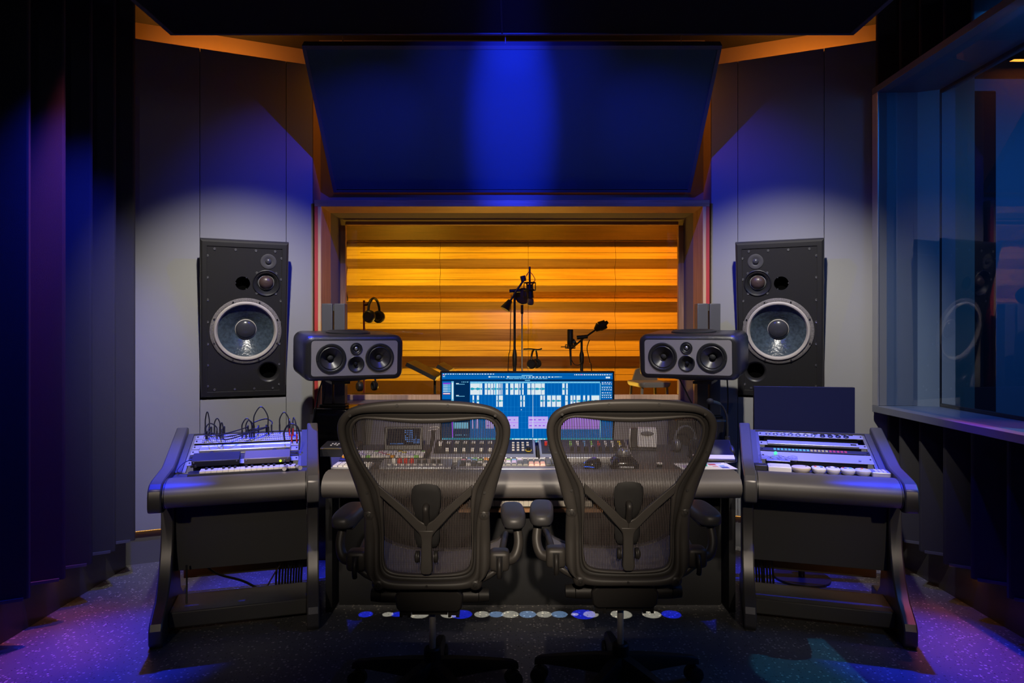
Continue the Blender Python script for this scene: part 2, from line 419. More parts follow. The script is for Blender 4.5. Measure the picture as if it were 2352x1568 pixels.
struct(MB().b2((1.88, 4.70, 0), (1.95, 6.7, 3.0)).build('wall_live_room_right', mat('live_side_wall_r', (0.22, 0.20, 0.18), 0.7), smooth=False))
# plank joints (shallow dark battens set in the ridges)
mb = MB()
for z, d in ((2.075, .048), (1.81, .0485), (1.38, .0486), (1.11, .0478), (0.87, .0388)):
    mb.b2((-1.5, LY-d-0.0015, z-0.002), (1.9, LY-d+0.004, z+0.002))
struct(mb.build('trim_plank_joints', gm, smooth=False))
struct(MB().b2((-1.64, LY-0.12, 0.0), (1.88, LY-0.08, 0.815)).build('trim_live_room_dado', mat('dado', (0.22, 0.11, 0.05), 0.6), smooth=False))

# -------------------------------------------------- window_2 : deep side window on the right
w2 = bpy.data.objects.new('window_2', None); COL.objects.link(w2); w2['kind'] = 'structure'; w2.location = (2.0, 3.7, 0.85)
BLUEG = mat('slate_laminate', (0.15, 0.16, 0.19), 0.32)
def wb2(name, m, *boxes, bevel=0.002):
    mb = MB()
    for a, b in boxes: mb.b2((a[0]-2.0, a[1]-3.7, a[2]-0.85), (b[0]-2.0, b[1]-3.7, b[2]-0.85))
    return mb.build(name, m, w2, bevel=bevel, smooth=False)
wb2('sill_board', BLUEG, ((1.975, 0.9, 0.85), (2.36, 3.745, 0.886)))
wb2('head_board', BLUEG, ((1.975, 0.9, 2.585), (2.36, 3.745, 2.62)))
wb2('jamb_board', BLUEG, ((1.985, 3.70, 0.8865), (2.29, 3.745, 2.5845)))
wb2('jamb_edge', SILV, ((1.975, 3.69, 0.8865), (1.984, 3.745, 2.5845)))
wb2('glass_pane', GLASSB, ((2.03, 0.92, 0.887), (2.036, 3.699, 2.584)), bevel=0)
wb2('inner_sash', BLACK, ((2.292, 3.655, 0.8865), (2.308, 3.698, 2.5845)), ((2.292, 0.9, 0.8865), (2.308, 3.655, 0.905)), ((2.292, 0.9, 2.566), (2.308, 3.655, 2.5845)))
struct(MB().b2((2.292, 3.75, 0), (2.312, 4.7, 3.0)).b2((2.29, 0.4, 0), (2.36, 3.66, 0.848)).b2((2.29, 0.4, 2.622), (2.36, 3.66, 3.0)).build('wall_booth_front', DKWALL, smooth=False))
struct(MB().b2((2.313, 4.62, 0), (4.6, 4.70, 3.0)).build('wall_booth_back', mat('booth_blue_grey', (0.26, 0.28, 0.32), 0.7), smooth=False))
struct(MB().b2((4.52, 0.4, 0), (4.6, 4.62, 3.0)).build('wall_booth_side', mat('booth_side_grey', (0.16, 0.17, 0.2), 0.7), smooth=False))
tag(MB().b2((2.80, 4.50, 0.0), (3.195, 4.60, 2.88)).build('acoustic_panel', BLKFAB, bevel=0.01), 'tall black fabric panel standing in the booth behind the right window', 'acoustic panel')

# -------------------------------------------------- hanging ceiling cloud and tilted reflector
c = thing('ceiling_cloud', 'huge dark flat fabric panel hung under the ceiling above the desk', 'acoustic panel', (0, 1.9, 2.85))
mb = MB()
mb.b2((-1.775, -1.67, 0.004), (1.775, 1.68, 0.06)); mb.build('fabric_panel', BLKFAB, c, smooth=False)
mb = MB()
mb.b2((-1.80, 1.681, 0), (1.80, 1.70, 0.065)); mb.b2((-1.80, -1.70, 0), (1.80, -1.671, 0.065))
for s in (-1, 1): mb.b2((s*1.776, -1.671, 0), (s*1.80, 1.681, 0.065))
mb.build('edge_trim', TRIMG, c, smooth=False)
MB().b2((-0.056, -1.67, 0.0005), (-0.048, 1.68, 0.004)).build('panel_joint', BLACKM, c, smooth=False)
for x in (-1.5, 1.5):
    for y in (-1.4, 1.4): MB().cyl((x, y, 0.06), (x, y, 0.275), 0.006, n=8).build('hanger_rod', BLACK, c)
# reflector: top edge (Y 3.61, z 2.82), bottom edge (Y 4.27, z 2.16)
RT = Vector((0, 3.61, 2.80)); RB = Vector((0, 4.255, 2.157))
L = (RT-RB).length; up = (RT-RB).normalized(); tilt = math.atan2(RB.y-RT.y, RT.z-RB.z)   # leans towards the camera
rp = thing('tilted_panel', 'large tilted blue-lit fabric panel hung above the wood framed window', 'acoustic panel', RB, (tilt, 0, 0))
W = 1.112
MB().b2((-W+0.02, 0.004, 0.02), (W-0.02, 0.05, L-0.02)).build('fabric_panel', FABB, rp, smooth=False)
mb = MB()
mb.b2((-W, 0, L-0.02), (W, 0.055, L)); mb.b2((-W, 0.0, 0), (W, 0.055, 0.012))
for s in (-1, 1): mb.b2((s*(W-0.02), -0.001, 0.0), (s*W, 0.055, L-0.0201))
mb.build('edge_trim', mat('reflector_trim', (0.14, 0.135, 0.15), 0.5), rp, smooth=False)
mb = MB()
for x in (-0.035, 0.9, -0.9):
    MB().cyl((x, 0.03, L-0.001), (x, 0.03+0.20*math.sin(-tilt)*-1, L+0.20*math.cos(tilt)), 0.0025, n=6).build('hanging_wire', STEEL, rp)

struct(MB().b2((-1.64, 6.70, 2.195), (1.88, 6.712, 3.0)).build('trim_live_room_reflection_board', wood('dark_red_reflection', (0.05, 0.018, 0.008), (0.085, 0.032, 0.014)), smooth=False))  # added board, its dark red stands in for a reflection above the ridges
# ============================================================ LOUDSPEAKERS
import bmesh
def holed(mb, outer, holes, y):
    """flat plate in the x-z plane at depth y with round openings"""
    bm = bmesh.new(); es = []
    for loop in [outer]+[circ(r, 32, cx, cz) for cx, cz, r in holes]:
        vs = [bm.verts.new((a, y, b)) for a, b in loop]
        for i in range(len(vs)): es.append(bm.edges.new((vs[i], vs[(i+1) % len(vs)])))
    bmesh.ops.triangle_fill(bm, use_beauty=True, use_dissolve=False, edges=es, normal=(0, -1, 0))
    bm.verts.index_update()
    mb.add([v.co.copy() for v in bm.verts], [tuple(v.index for v in f.verts) for f in bm.faces])
    bm.free()
AXF = (0, -1, 0)
def main_speaker(mirror, label):
    sx = -1 if mirror else 1
    p = wp(0.569, -0.014, 0.908)
    r = thing('wall_loudspeaker', label, 'loudspeaker', (sx*p[0], p[1], p[2]), (math.radians(12.5), 0, sx*math.radians(23.5)), 'big loudspeakers on the splayed walls')
    H = 0.905; W = 0.463
    N = lambda: MB(mirror)
    mb = N(); mb.b2((-0.222, 0.062, 0.02), (0.222, 0.26, 0.80)); mb.build('cabinet', SPKB, r, smooth=False)
    mb = N()
    def rect(i, y): return [(-W/2+i, y, i), (W/2-i, y, i), (W/2-i, y, H-i), (-W/2+i, y, H-i)]
    mb.rings([rect(0, 0.06), rect(0, 0.022), rect(0.004, 0.010), rect(0.013, 0.002), rect(0.026, 0.0), rect(0.036, 0.0), rect(0.037, 0.004), rect(0.0375, 0.004)], cap1=False)
    mb.build('baffle_frame', SPKB, r, ang=0.5)
    TW = (0.122, 0.795); MD = (0.113, 0.672); BL = (-0.012, 0.667); WF = (0.008, 0.393); PT = (0.132, 0.150)
    mb = N(); i = 0.0375
    holed(mb, [(-W/2+i, i), (W/2-i, i), (W/2-i, H-i), (-W/2+i, H-i)], [(*MD, 0.060), (*BL, 0.0385), (*WF, 0.176), (*PT, 0.062)], 0.004)
    mb.build('baffle', SPKB, r, smooth=False)
    # woofer
    c = (WF[0], 0.004, WF[1])
    w = N().lathe([(0.178, -0.003), (0.191, -0.003), (0.191, 0.006), (0.186, 0.009), (0.174, 0.009), (0.170, 0.004), (0.170, -0.004)], c, AXF, 56, caps=False).build('woofer', RINGT, r)
    N().lathe([(0.173, 0.003), (0.171, 0.012), (0.165, 0.017), (0.158, 0.016), (0.153, 0.009), (0.150, 0.001)], c, AXF, 56, caps=False).build('surround', RUBB, w)
    N().lathe([(0.151, 0.001), (0.13, -0.010), (0.10, -0.026), (0.07, -0.046), (0.045, -0.062)], c, AXF, 56, caps=False).build('cone', CONE, w)
    N().lathe([(0.056, -0.052), (0.054, -0.044), (0.045, -0.036), (0.03, -0.029), (0.015, -0.026), (0.001, -0.025)], c, AXF, 40, caps=False).build('dust_cap', DOME, w)
    N().lathe([(0.058, -0.055), (0.058, -0.050), (0.0545, -0.0475)], c, AXF, 40, caps=False).build('cap_ring', RUBB, w)
    for k in range(8):
        a = 2*PI*(k+0.5)/8; mb = N(); mb.cyl((c[0]+0.181*math.cos(a), -0.004, c[2]+0.181*math.sin(a)), (c[0]+0.181*math.cos(a), -0.009, c[2]+0.181*math.sin(a)), 0.0045, n=8); mb.build('bolt', BLACK, w)
    # midrange dome in a short horn
    c = (MD[0], 0.004, MD[1])
    m = N().lathe([(0.060, -0.004), (0.075, -0.001), (0.075, 0.004), (0.071, 0.007), (0.058, -0.004), (0.047, -0.022), (0.046, -0.03)], c, AXF, 40, caps=False).build('midrange', BLACK, r)
    N().lathe([(0.046, -0.03), (0.044, -0.020), (0.040, -0.017), (0.038, -0.020)], c, AXF, 32, caps=False).build('dome_ring', SILV, m)
    N().lathe([(0.040, -0.022), (0.036, -0.008), (0.027, 0.003), (0.014, 0.009), (0.001, 0.010)], c, AXF, 32, caps=False).build('dome', DOMEB, m)
    N().lathe([(0.09, -0.05), (0.001, -0.05)], c, AXF, 24, caps=False).build('horn_back', BLACKM, m)
    # tweeter
    c = (TW[0], 0.004, TW[1])
    t = N().lathe([(0.042, -0.002), (0.042, 0.003), (0.039, 0.004), (0.022, 0.003), (0.019, 0.001), (0.014, 0.0005)], c, AXF, 40, caps=False).build('tweeter', mat('tweeter_plate', (0.075, 0.072, 0.072), 0.4), r)
    N().lathe([(0.017, 0.001), (0.015, 0.006), (0.010, 0.010), (0.001, 0.012)], c, AXF, 24, caps=False).build('dome', DOME, t)
    # dark round recess with clips, bass port
    c = (BL[0], 0.004, BL[1])
    b = N().lathe([(0.0386, 0.0), (0.0385, -0.05), (0.001, -0.05)], c, AXF, 32, caps=False).build('round_recess', HOLE, r)
    for a in (60, 180, 300):
        mb = N(); a = math.radians(a); mb.ell((c[0]+0.0365*math.cos(a), 0.006, c[2]+0.0365*math.sin(a)), 0.0026, 8, 6)
        mb.build('clip', STEEL, b)
    c = (PT[0], 0.004, PT[1])
    N().lathe([(0.062, 0.0), (0.058, -0.002), (0.051, -0.008), (0.047, -0.02), (0.046, -0.055), (0.001, -0.055)], c, AXF, 40, caps=False).build('bass_port', SPKB, r)
    N().lathe([(0.0455, -0.03), (0.0455, -0.05), (0.001, -0.05)], c, AXF, 32, caps=False).build('port_throat', HOLE, r)
    # screws
    SP = [(x, z) for z in (0.072, 0.195, 0.318, 0.445, 0.57, 0.695, 0.815) for x in (-0.192, 0.192)]
    SP += [(x, z) for x in (-0.157, -0.05, 0.055, 0.157) for z in (0.050, 0.853)]
    SP += [(MD[0]+x, MD[1]+z) for x, z in ((-0.052, 0.057), (0.052, 0.057), (-0.052, -0.060), (0.052, -0.060))]
    for x, z in SP: N().lathe([(0.0068, 0), (0.0068, 0.003), (0.0035, 0.0035), (0.0025, 0.001)], (x, 0.004, z), AXF, 10).build('screw', STEEL, r)
    return r
main_speaker(False, 'big black three-way loudspeaker set in the left grey wall, bass port at lower right')
main_speaker(True, 'big black three-way loudspeaker set in the right grey wall, bass port at lower left')

def desk_speaker(mirror, loc, yaw, label):
    r = thing('studio_monitor_speaker', label, 'loudspeaker', loc, (math.radians(4), 0, yaw), 'rounded loudspeakers on column stands')
    W, H, D = 0.525, 0.238, 0.36
    mb = MB(mirror)
    def rr(w, h, rad, y): return [(a, y, b+H/2) for a, b in rrect(w, h, rad, 6)]
    mb.rings([rr(0.449, 0.182, 0.016, 0.004), rr(0.452, 0.185, 0.017, 0.0), rr(0.480, 0.205, 0.030, 0.002), rr(0.502, 0.222, 0.038, 0.010), rr(0.517, 0.233, 0.042, 0.022), rr(W, H, 0.045, 0.04),
              rr(W, H, 0.045, D-0.02), rr(W-0.03, H-0.03, 0.035, D)], cap0=False)
    mb.build('cabinet', SPKG, r, ang=0.9)
    WO = [(-0.125, 0.0), (0.128, 0.0)]; TWc = (0.003, 0.049); MDc = (0.003, -0.031)
    mb = MB(mirror)
    holed(mb, rrect(0.449, 0.182, 0.016, 6), [(*WO[0], 0.066), (*WO[1], 0.066), (*MDc, 0.036), (*TWc, 0.018)], 0.0)
    mb.v = [Vector((p.x, p.y, p.z+H/2)) for p in mb.v]
    mb.build('front_plate', PLATE, r, smooth=False)
    for x, z in WO:
        c = (x, 0, z+H/2)
        w = MB(mirror).lathe([(0.066, -0.002), (0.0765, -0.001), (0.0765, 0.004), (0.073, 0.006), (0.064, 0.005), (0.060, 0.001), (0.055, 0.004), (0.051, 0.0)], c, AXF, 44, caps=False).build('woofer', BLACK, r)
        MB(mirror).lathe([(0.0525, 0.0), (0.045, -0.006), (0.03, -0.02), (0.018, -0.028), (0.001, -0.028)], c, AXF, 40, caps=False).build('cone', mat('black_cone', (0.03, 0.028, 0.032), 0.35), w)
        MB(mirror).ell((x, 0.024, z+H/2), (0.0165, 0.012, 0.0165), 20, 12).build('phase_plug', BLACKM, w)
        for k in range(5):
            mb = MB(mirror); a = 2*PI*k/5+0.45+PI/2; mb.cyl((x+0.070*math.cos(a), -0.004, z+H/2+0.070*math.sin(a)), (x+0.070*math.cos(a), -0.0075, z+H/2+0.070*math.sin(a)), 0.004, n=8); mb.build('bolt', SPKB, w)
    c = (MDc[0], 0, MDc[1]+H/2)
    m = MB(mirror).lathe([(0.036, -0.002), (0.0430, -0.001), (0.043, 0.003), (0.040, 0.005), (0.035, 0.003), (0.027, -0.006), (0.02, -0.012), (0.001, -0.014)], c, AXF, 36, caps=False).build('midrange', BLACK, r)
    MB(mirror).ell((c[0], 0.008, c[2]), (0.011, 0.012, 0.011), 16, 10).build('phase_plug', BLACKG, m)
    c = (TWc[0], 0, TWc[1]+H/2)
    t = MB(mirror).lathe([(0.018, -0.002), (0.0315, -0.001), (0.0315, 0.004), (0.028, 0.005), (0.025, 0.002), (0.021, 0.004), (0.017, 0.0), (0.012, -0.004)], c, AXF, 36, caps=False).build('tweeter', BLACK, r)
    MB(mirror).ell((c[0], 0.001, c[2]), (0.010, 0.007, 0.010), 16, 10).build('dome', STEEL, t)
    for z, s, nm in ((H, 1, 'top_bass_driver'), (0, -1, 'bottom_bass_driver')):
        MB(mirror).lathe([(0.118, -0.002), (0.118, 0.006), (0.110, 0.011), (0.098, 0.011), (0.090, 0.007), (0.075, 0.003), (0.03, 0.001), (0.001, 0.004)], (0, 0.18, z), (0, 0, s), 44).build(nm, BLACK, r)
    return r
def stand(X, Y, ped, label, mirror, spk, yaw):
    r = thing('speaker_stand', label, 'stand', (X, Y, 0), (0, 0, 0), 'column stands carrying the rounded loudspeakers')
    x0, x1, y0, y1, h = ped
    MB().b2((x0-X, y0-Y, 0), (x1-X, y1-Y, h)).build('pedestal', BLACKG if not mirror else ARM, r, bevel=0.012, seg=3)
    MB().b2((-0.075, -0.055, h+0.001), (0.075, 0.045, h+0.014)).build('base_plate', BLACK, r, bevel=0.003)
    for s in (-1, 1):
        MB().b2((s*0.036-0.031, -0.035, h+0.015), (s*0.036+0.031, 0.035, 1.452)).build('column', mat('stand_column_%d%d' % (s, mirror), (0.085, 0.083, 0.09), 0.45), r, bevel=0.004)
    MB().b2((-0.0045, -0.02, 1.41), (0.0045, 0.02, 1.447)).build('column_joint', ARM, r)
    # cradle reaching forward under the loudspeaker
    d = Vector((math.sin(yaw)*1, -math.cos(yaw)*1, 0))
    mb = MB(); mb.bar((0, -0.03, 1.012), (d.x*0.22, -0.04+d.y*0.22, 1.008), 0.10, 0.014)
    mb.build('cradle', BLACK, r)
    return r
YW = math.radians(26)
desk_speaker(False, (-0.818, 3.56, 1.032), YW, 'rounded black loudspeaker with lilac front on the left column stand')
desk_speaker(True, (0.915, 3.56, 1.036), -YW, 'rounded black loudspeaker with lilac front on the right column stand')
stand(-1.035, 3.985, (-1.125, -0.875, 3.85, 4.08, 0.855), 'twin column stand on a gloss black pedestal left of the wooden window', False, None, YW)
stand(1.140, 3.985, (0.93, 1.225, 3.86, 4.08, 0.79), 'twin column stand on a grey pedestal right of the wooden window', True, None, -YW)
for nm, pts, lab in (('speaker_cable', [(-1.07, 3.88, 1.03), (-1.085, 3.83, 0.95), (-1.10, 3.835, 0.87), (-1.135, 3.83, 0.7)], 'thin black cable hanging behind the left rounded loudspeaker'),
                     ('speaker_cable', [(0.93, 3.80, 1.03), (0.98, 3.80, 0.93), (1.02, 3.80, 0.84), (1.03, 3.82, 0.72)], 'thin black cable slanting below the right rounded loudspeaker'),
                     ('speaker_cable', [(1.215, 3.86, 1.05), (1.215, 3.84, 0.9), (1.205, 3.83, 0.78), (1.19, 3.83, 0.66)], 'thin black cable hanging beside the right column stand')):
    tag(MB().tube(pts, 0.004).build(nm, CABLE), lab, 'cable', 'black cables below the rounded loudspeakers')
# ============================================================ DESK
DZ = 0.655
# arm + leg outline in (depth, height)
SIDE = [(0.46, 0.63), (0.62, 0.70), (0.655, 0.705), (0.665, 0.73), (0.665, 0.80), (0.655, 0.815), (0.64, 0.815), (0.30, 0.697), (0.27, 0.690), (0.07, 0.676), (0.025, 0.668), (0.0, 0.648), (-0.008, 0.62), (-0.008, 0.575), (0.0, 0.556), (0.05, 0.545), (0.24, 0.555),
        (0.262, 0.52), (0.262, 0.42), (0.245, 0.33), (0.20, 0.23), (0.13, 0.155), (0.06, 0.12), (0.025, 0.10), (0.012, 0.075), (0.012, 0.02), (0.03, 0.0), (0.62, 0.0), (0.62, 0.05), (0.50, 0.06), (0.44, 0.11), (0.42, 0.20), (0.42, 0.45)]
BOL = [(0.189, 0.60), (0.189, 0.6549), (0.165, 0.664), (0.12, 0.671), (0.075, 0.670), (0.04, 0.661), (0.015, 0.645), (0.002, 0.622), (0.002, 0.602), (0.012, 0.580), (0.035, 0.565), (0.07, 0.558), (0.13, 0.56), (0.18, 0.58)]
SW = 0.665
YAW = math.radians(16.6)
LO = Vector((-1.462, 2.735, 0)); RO = Vector((1.632, 2.735, 0))
def sloc(right, x, y, z):
    """point of a side desk (outer front corner = origin, x inward) in the room"""
    o = RO if right else LO; s = -1 if right else 1
    return (o.x+s*(x*math.cos(YAW)-y*math.sin(YAW)), o.y+x*math.sin(YAW)+y*math.cos(YAW), z)
def syaw(right): return -YAW if right else YAW
S0 = (0.285, 0.667); S1 = (0.64, 0.782)
TIL = math.atan2(S1[1]-S0[1], S1[0]-S0[0]); SL = math.hypot(S1[1]-S0[1], S1[0]-S0[0])
def side_desk(right, label):
    r = thing('side_desk', label, 'desk', RO if right else LO, (0, 0, syaw(right)), 'angled rack desks at both ends of the main desk')
    N = lambda: MB(right)
    for x in (0.0, SW-0.052):
        N().prism(SIDE, x, x+0.052, 'x').build('side_frame', ARM, r, bevel=0.006, seg=2, ang=0.4)
    N().prism(BOL, 0.0525, SW-0.0525, 'x').build('padded_edge', VINYL, r, ang=0.9)
    for x in (0.057, SW-0.057):
        mb = N(); mb.prism([(BOL[2][0]+(a-BOL[2][0])*1.02, b+0.001 if b > 0.62 else b-0.001) for a, b in BOL[2:12]], x-0.002, x+0.002, 'x')
        mb.build('stitched_seam', BLACK, r)
    N().b2((0.0525, 0.19, 0.63), (SW-0.0525, 0.284, DZ)).build('work_surface', DESKT, r)
    # sloping rack surround
    mb = N()
    for x in (0.0525, SW-0.0785):
        mb.prism([(S0[0], S0[1]-0.05), (S1[0], S1[1]-0.05), (S1[0], S1[1]), (S0[0], S0[1]-0.004)], x, x+0.026, 'x')
    mb.b2((0.0525, S1[0]+0.006, 0.71), (SW-0.0525, S1[0]+0.022, S1[1]-0.001))
    mb.build('rack_surround', DESKT, r)
    N().b2((0.0525, 0.31, 0.585), (SW-0.0525, 0.64, 0.595)).build('rack_well', BLACKM, r, smooth=False)
    for x in (0.0790, SW-0.079-0.014):
        mb = N()
        mb.prism([(S0[0]+0.01, S0[1]-0.02), (S1[0], S1[1]-0.02), (S1[0], S1[1]-0.008), (S0[0]+0.01, S0[1]-0.008)], x, x+0.014, 'x')
        mb.build('rack_rail', STEEL, r)
    N().b2((0.0525, 0.29, 0.225), (SW-0.0525, 0.305, 0.62)).build('front_panel', DESKP, r, bevel=0.002)
    N().b2((0.0525, 0.14, 0.03), (SW-0.0525, 0.36, 0.098)).build('plinth', DESKP, r, bevel=0.006)
    N().b2((0.0525, 0.50, 0.12), (SW-0.0525, 0.53, 0.17)).build('rear_stretcher', DESKP, r, bevel=0.004)
    return r
side_desk(False, 'angled rack desk at the left end, patch cables on top')
side_desk(True, 'angled rack desk at the right end, row of remote controls on its edge')
# main desk
dk = thing('studio_desk', 'wide grey padded studio desk between the two rack desks', 'desk', (0.085, 2.93, 0))
HW = 0.905
MB().prism([(a, b-0.001) for a, b in BOL], -HW, HW, 'x').build('padded_edge', VINYL, dk, ang=0.9)
MB().prism([(-HW, 0.19), (HW, 0.19), (HW+0.17, 0.78), (HW+0.06, 0.905), (-HW-0.06, 0.905), (-HW-0.17, 0.78)], 0.61, DZ, 'z').build('desktop', DESKT, dk, bevel=0.003)
MB().b2((-0.90, 0.285, 0.002), (0.90, 0.30, 0.608)).build('front_panel', BLACKM, dk)
for s in (-1, 1): MB().b2((s*0.60, 0.80, 0.0), (s*0.30, 0.86, 0.60)).build('rear_leg', BLACKM, dk)
for s in (-1, 1): MB().b2((s*0.925-0.015, 0.20, 0.0), (s*0.925+0.015, 0.60, 0.60)).build('side_panel', BLACKM, dk)
MB().b2((-0.32, 0.10, 0.485), (0.32, 0.28, 0.50)).b2((-0.32, 0.24, 0.50), (-0.30, 0.28, 0.609)).b2((0.30, 0.24, 0.50), (0.32, 0.28, 0.609)).build('keyboard_tray', OAK, dk)
pk = thing('piano_keyboard', 'piano keyboard resting in the tray under the main desk', 'keyboard', (0.085, 3.05, 0.501))
MB().b2((-0.28, 0, 0), (0.28, 0.13, 0.03)).build('body', BLACK, pk, bevel=0.003)
mb = MB()
for k in range(25): mb.b2((-0.27+k*0.0216, -0.008, 0.008), (-0.2495+k*0.0216, 0.005, 0.034))
mb.build('keys', KEYW, pk)
# ============================================================ CHAIRS
def yb(z):      # depth of the reclined back relative to the chair column
    T = [(0.40, -0.150), (0.45, -0.145), (0.60, -0.135), (0.75, -0.165), (0.90, -0.205), (1.07, -0.255), (1.2, -0.3)]
    for (a, p), (b, q) in zip(T[:-1], T[1:]):
        if z <= b:
            t = min(max((z-a)/(b-a), 0), 1); t2 = t*t*(3-2*t); return p+(q-p)*(0.5*t+0.5*t2)
    return T[-1][1]
CY = 2.385
def loc(hw, cy, dy=0.0):
    """half width / height read off the left chair -> chair space"""
    py = 900+cy/3.266; z = 0.8
    for _ in range(6):
        Y = CY+yb(z)+dy; z = EYE-(py-HOR)/F*Y
    return Vector((hw/3.266/F*(CY+yb(z)+dy), yb(z)+dy, z))
OUT = [(0,60),(150,62),(330,74),(480,98),(560,130),(610,170),(640,225),(648,285),(638,360),(612,455),(577,560),(538,680),(508,780),(484,860),(455,920),(420,985),(403,1060),(400,1200),(398,1340),(385,1410),(340,1460),(250,1476),(120,1478),(0,1476)]
INN = [(0,232),(110,229),(240,218),(370,204),(440,200),(492,213),(528,250),(541,300),(530,380),(492,480),(437,580),(382,665),(348,725),(334,800),(330,880),(330,960),(330,1060),(330,1170),(327,1250),(310,1310),(270,1340),(200,1355),(100,1362),(0,1365)]
def smooth_curve(pts, n):
    P = catmull([(a, b, 0) for a, b in pts], 8)
    L = [0]
    for a, b in zip(P[:-1], P[1:]): L.append(L[-1]+(b-a).length)
    out = []; j = 0
    for k in range(n):
        s = L[-1]*k/(n-1)
        while j < len(L)-2 and L[j+1] < s: j += 1
        t = (s-L[j])/max(L[j+1]-L[j], 1e-9); out.append(P[j].lerp(P[j+1], t))
    return out
def paired(pts_a, pts_b):
    A = catmull([(a, b, 0) for a, b in pts_a], 3); B = catmull([(a, b, 0) for a, b in pts_b], 3)
    return A, B
def ring_loft(mb, A, B, th, dy=0.0, n=12, pw=0.7):
    """closed band between two half outlines, mirrored to a full ring, rounded section"""
    full = [(a, b, 1) for a, b in zip(A, B)]+[(a, b, -1) for a, b in list(zip(A, B))[-2:0:-1]]
    rings = []
    for a, b, s in full:
        o = loc(s*a.x, a.y, dy); i = loc(s*b.x, b.y, dy)
        c = (o+i)/2; h = (o-i)/2; d = Vector((0, th, 0))
        sg = lambda t: math.copysign(abs(t)**pw, t)
        rings.append([c+h*sg(math.cos(2*PI*k/n))+d*sg(math.sin(2*PI*k/n)) for k in range(n)])
    mb.rings(rings, loop=True)
def lerp2(A, B, t): return [a.lerp(b, t) for a, b in zip(A, B)]
A, B = paired(OUT, INN)
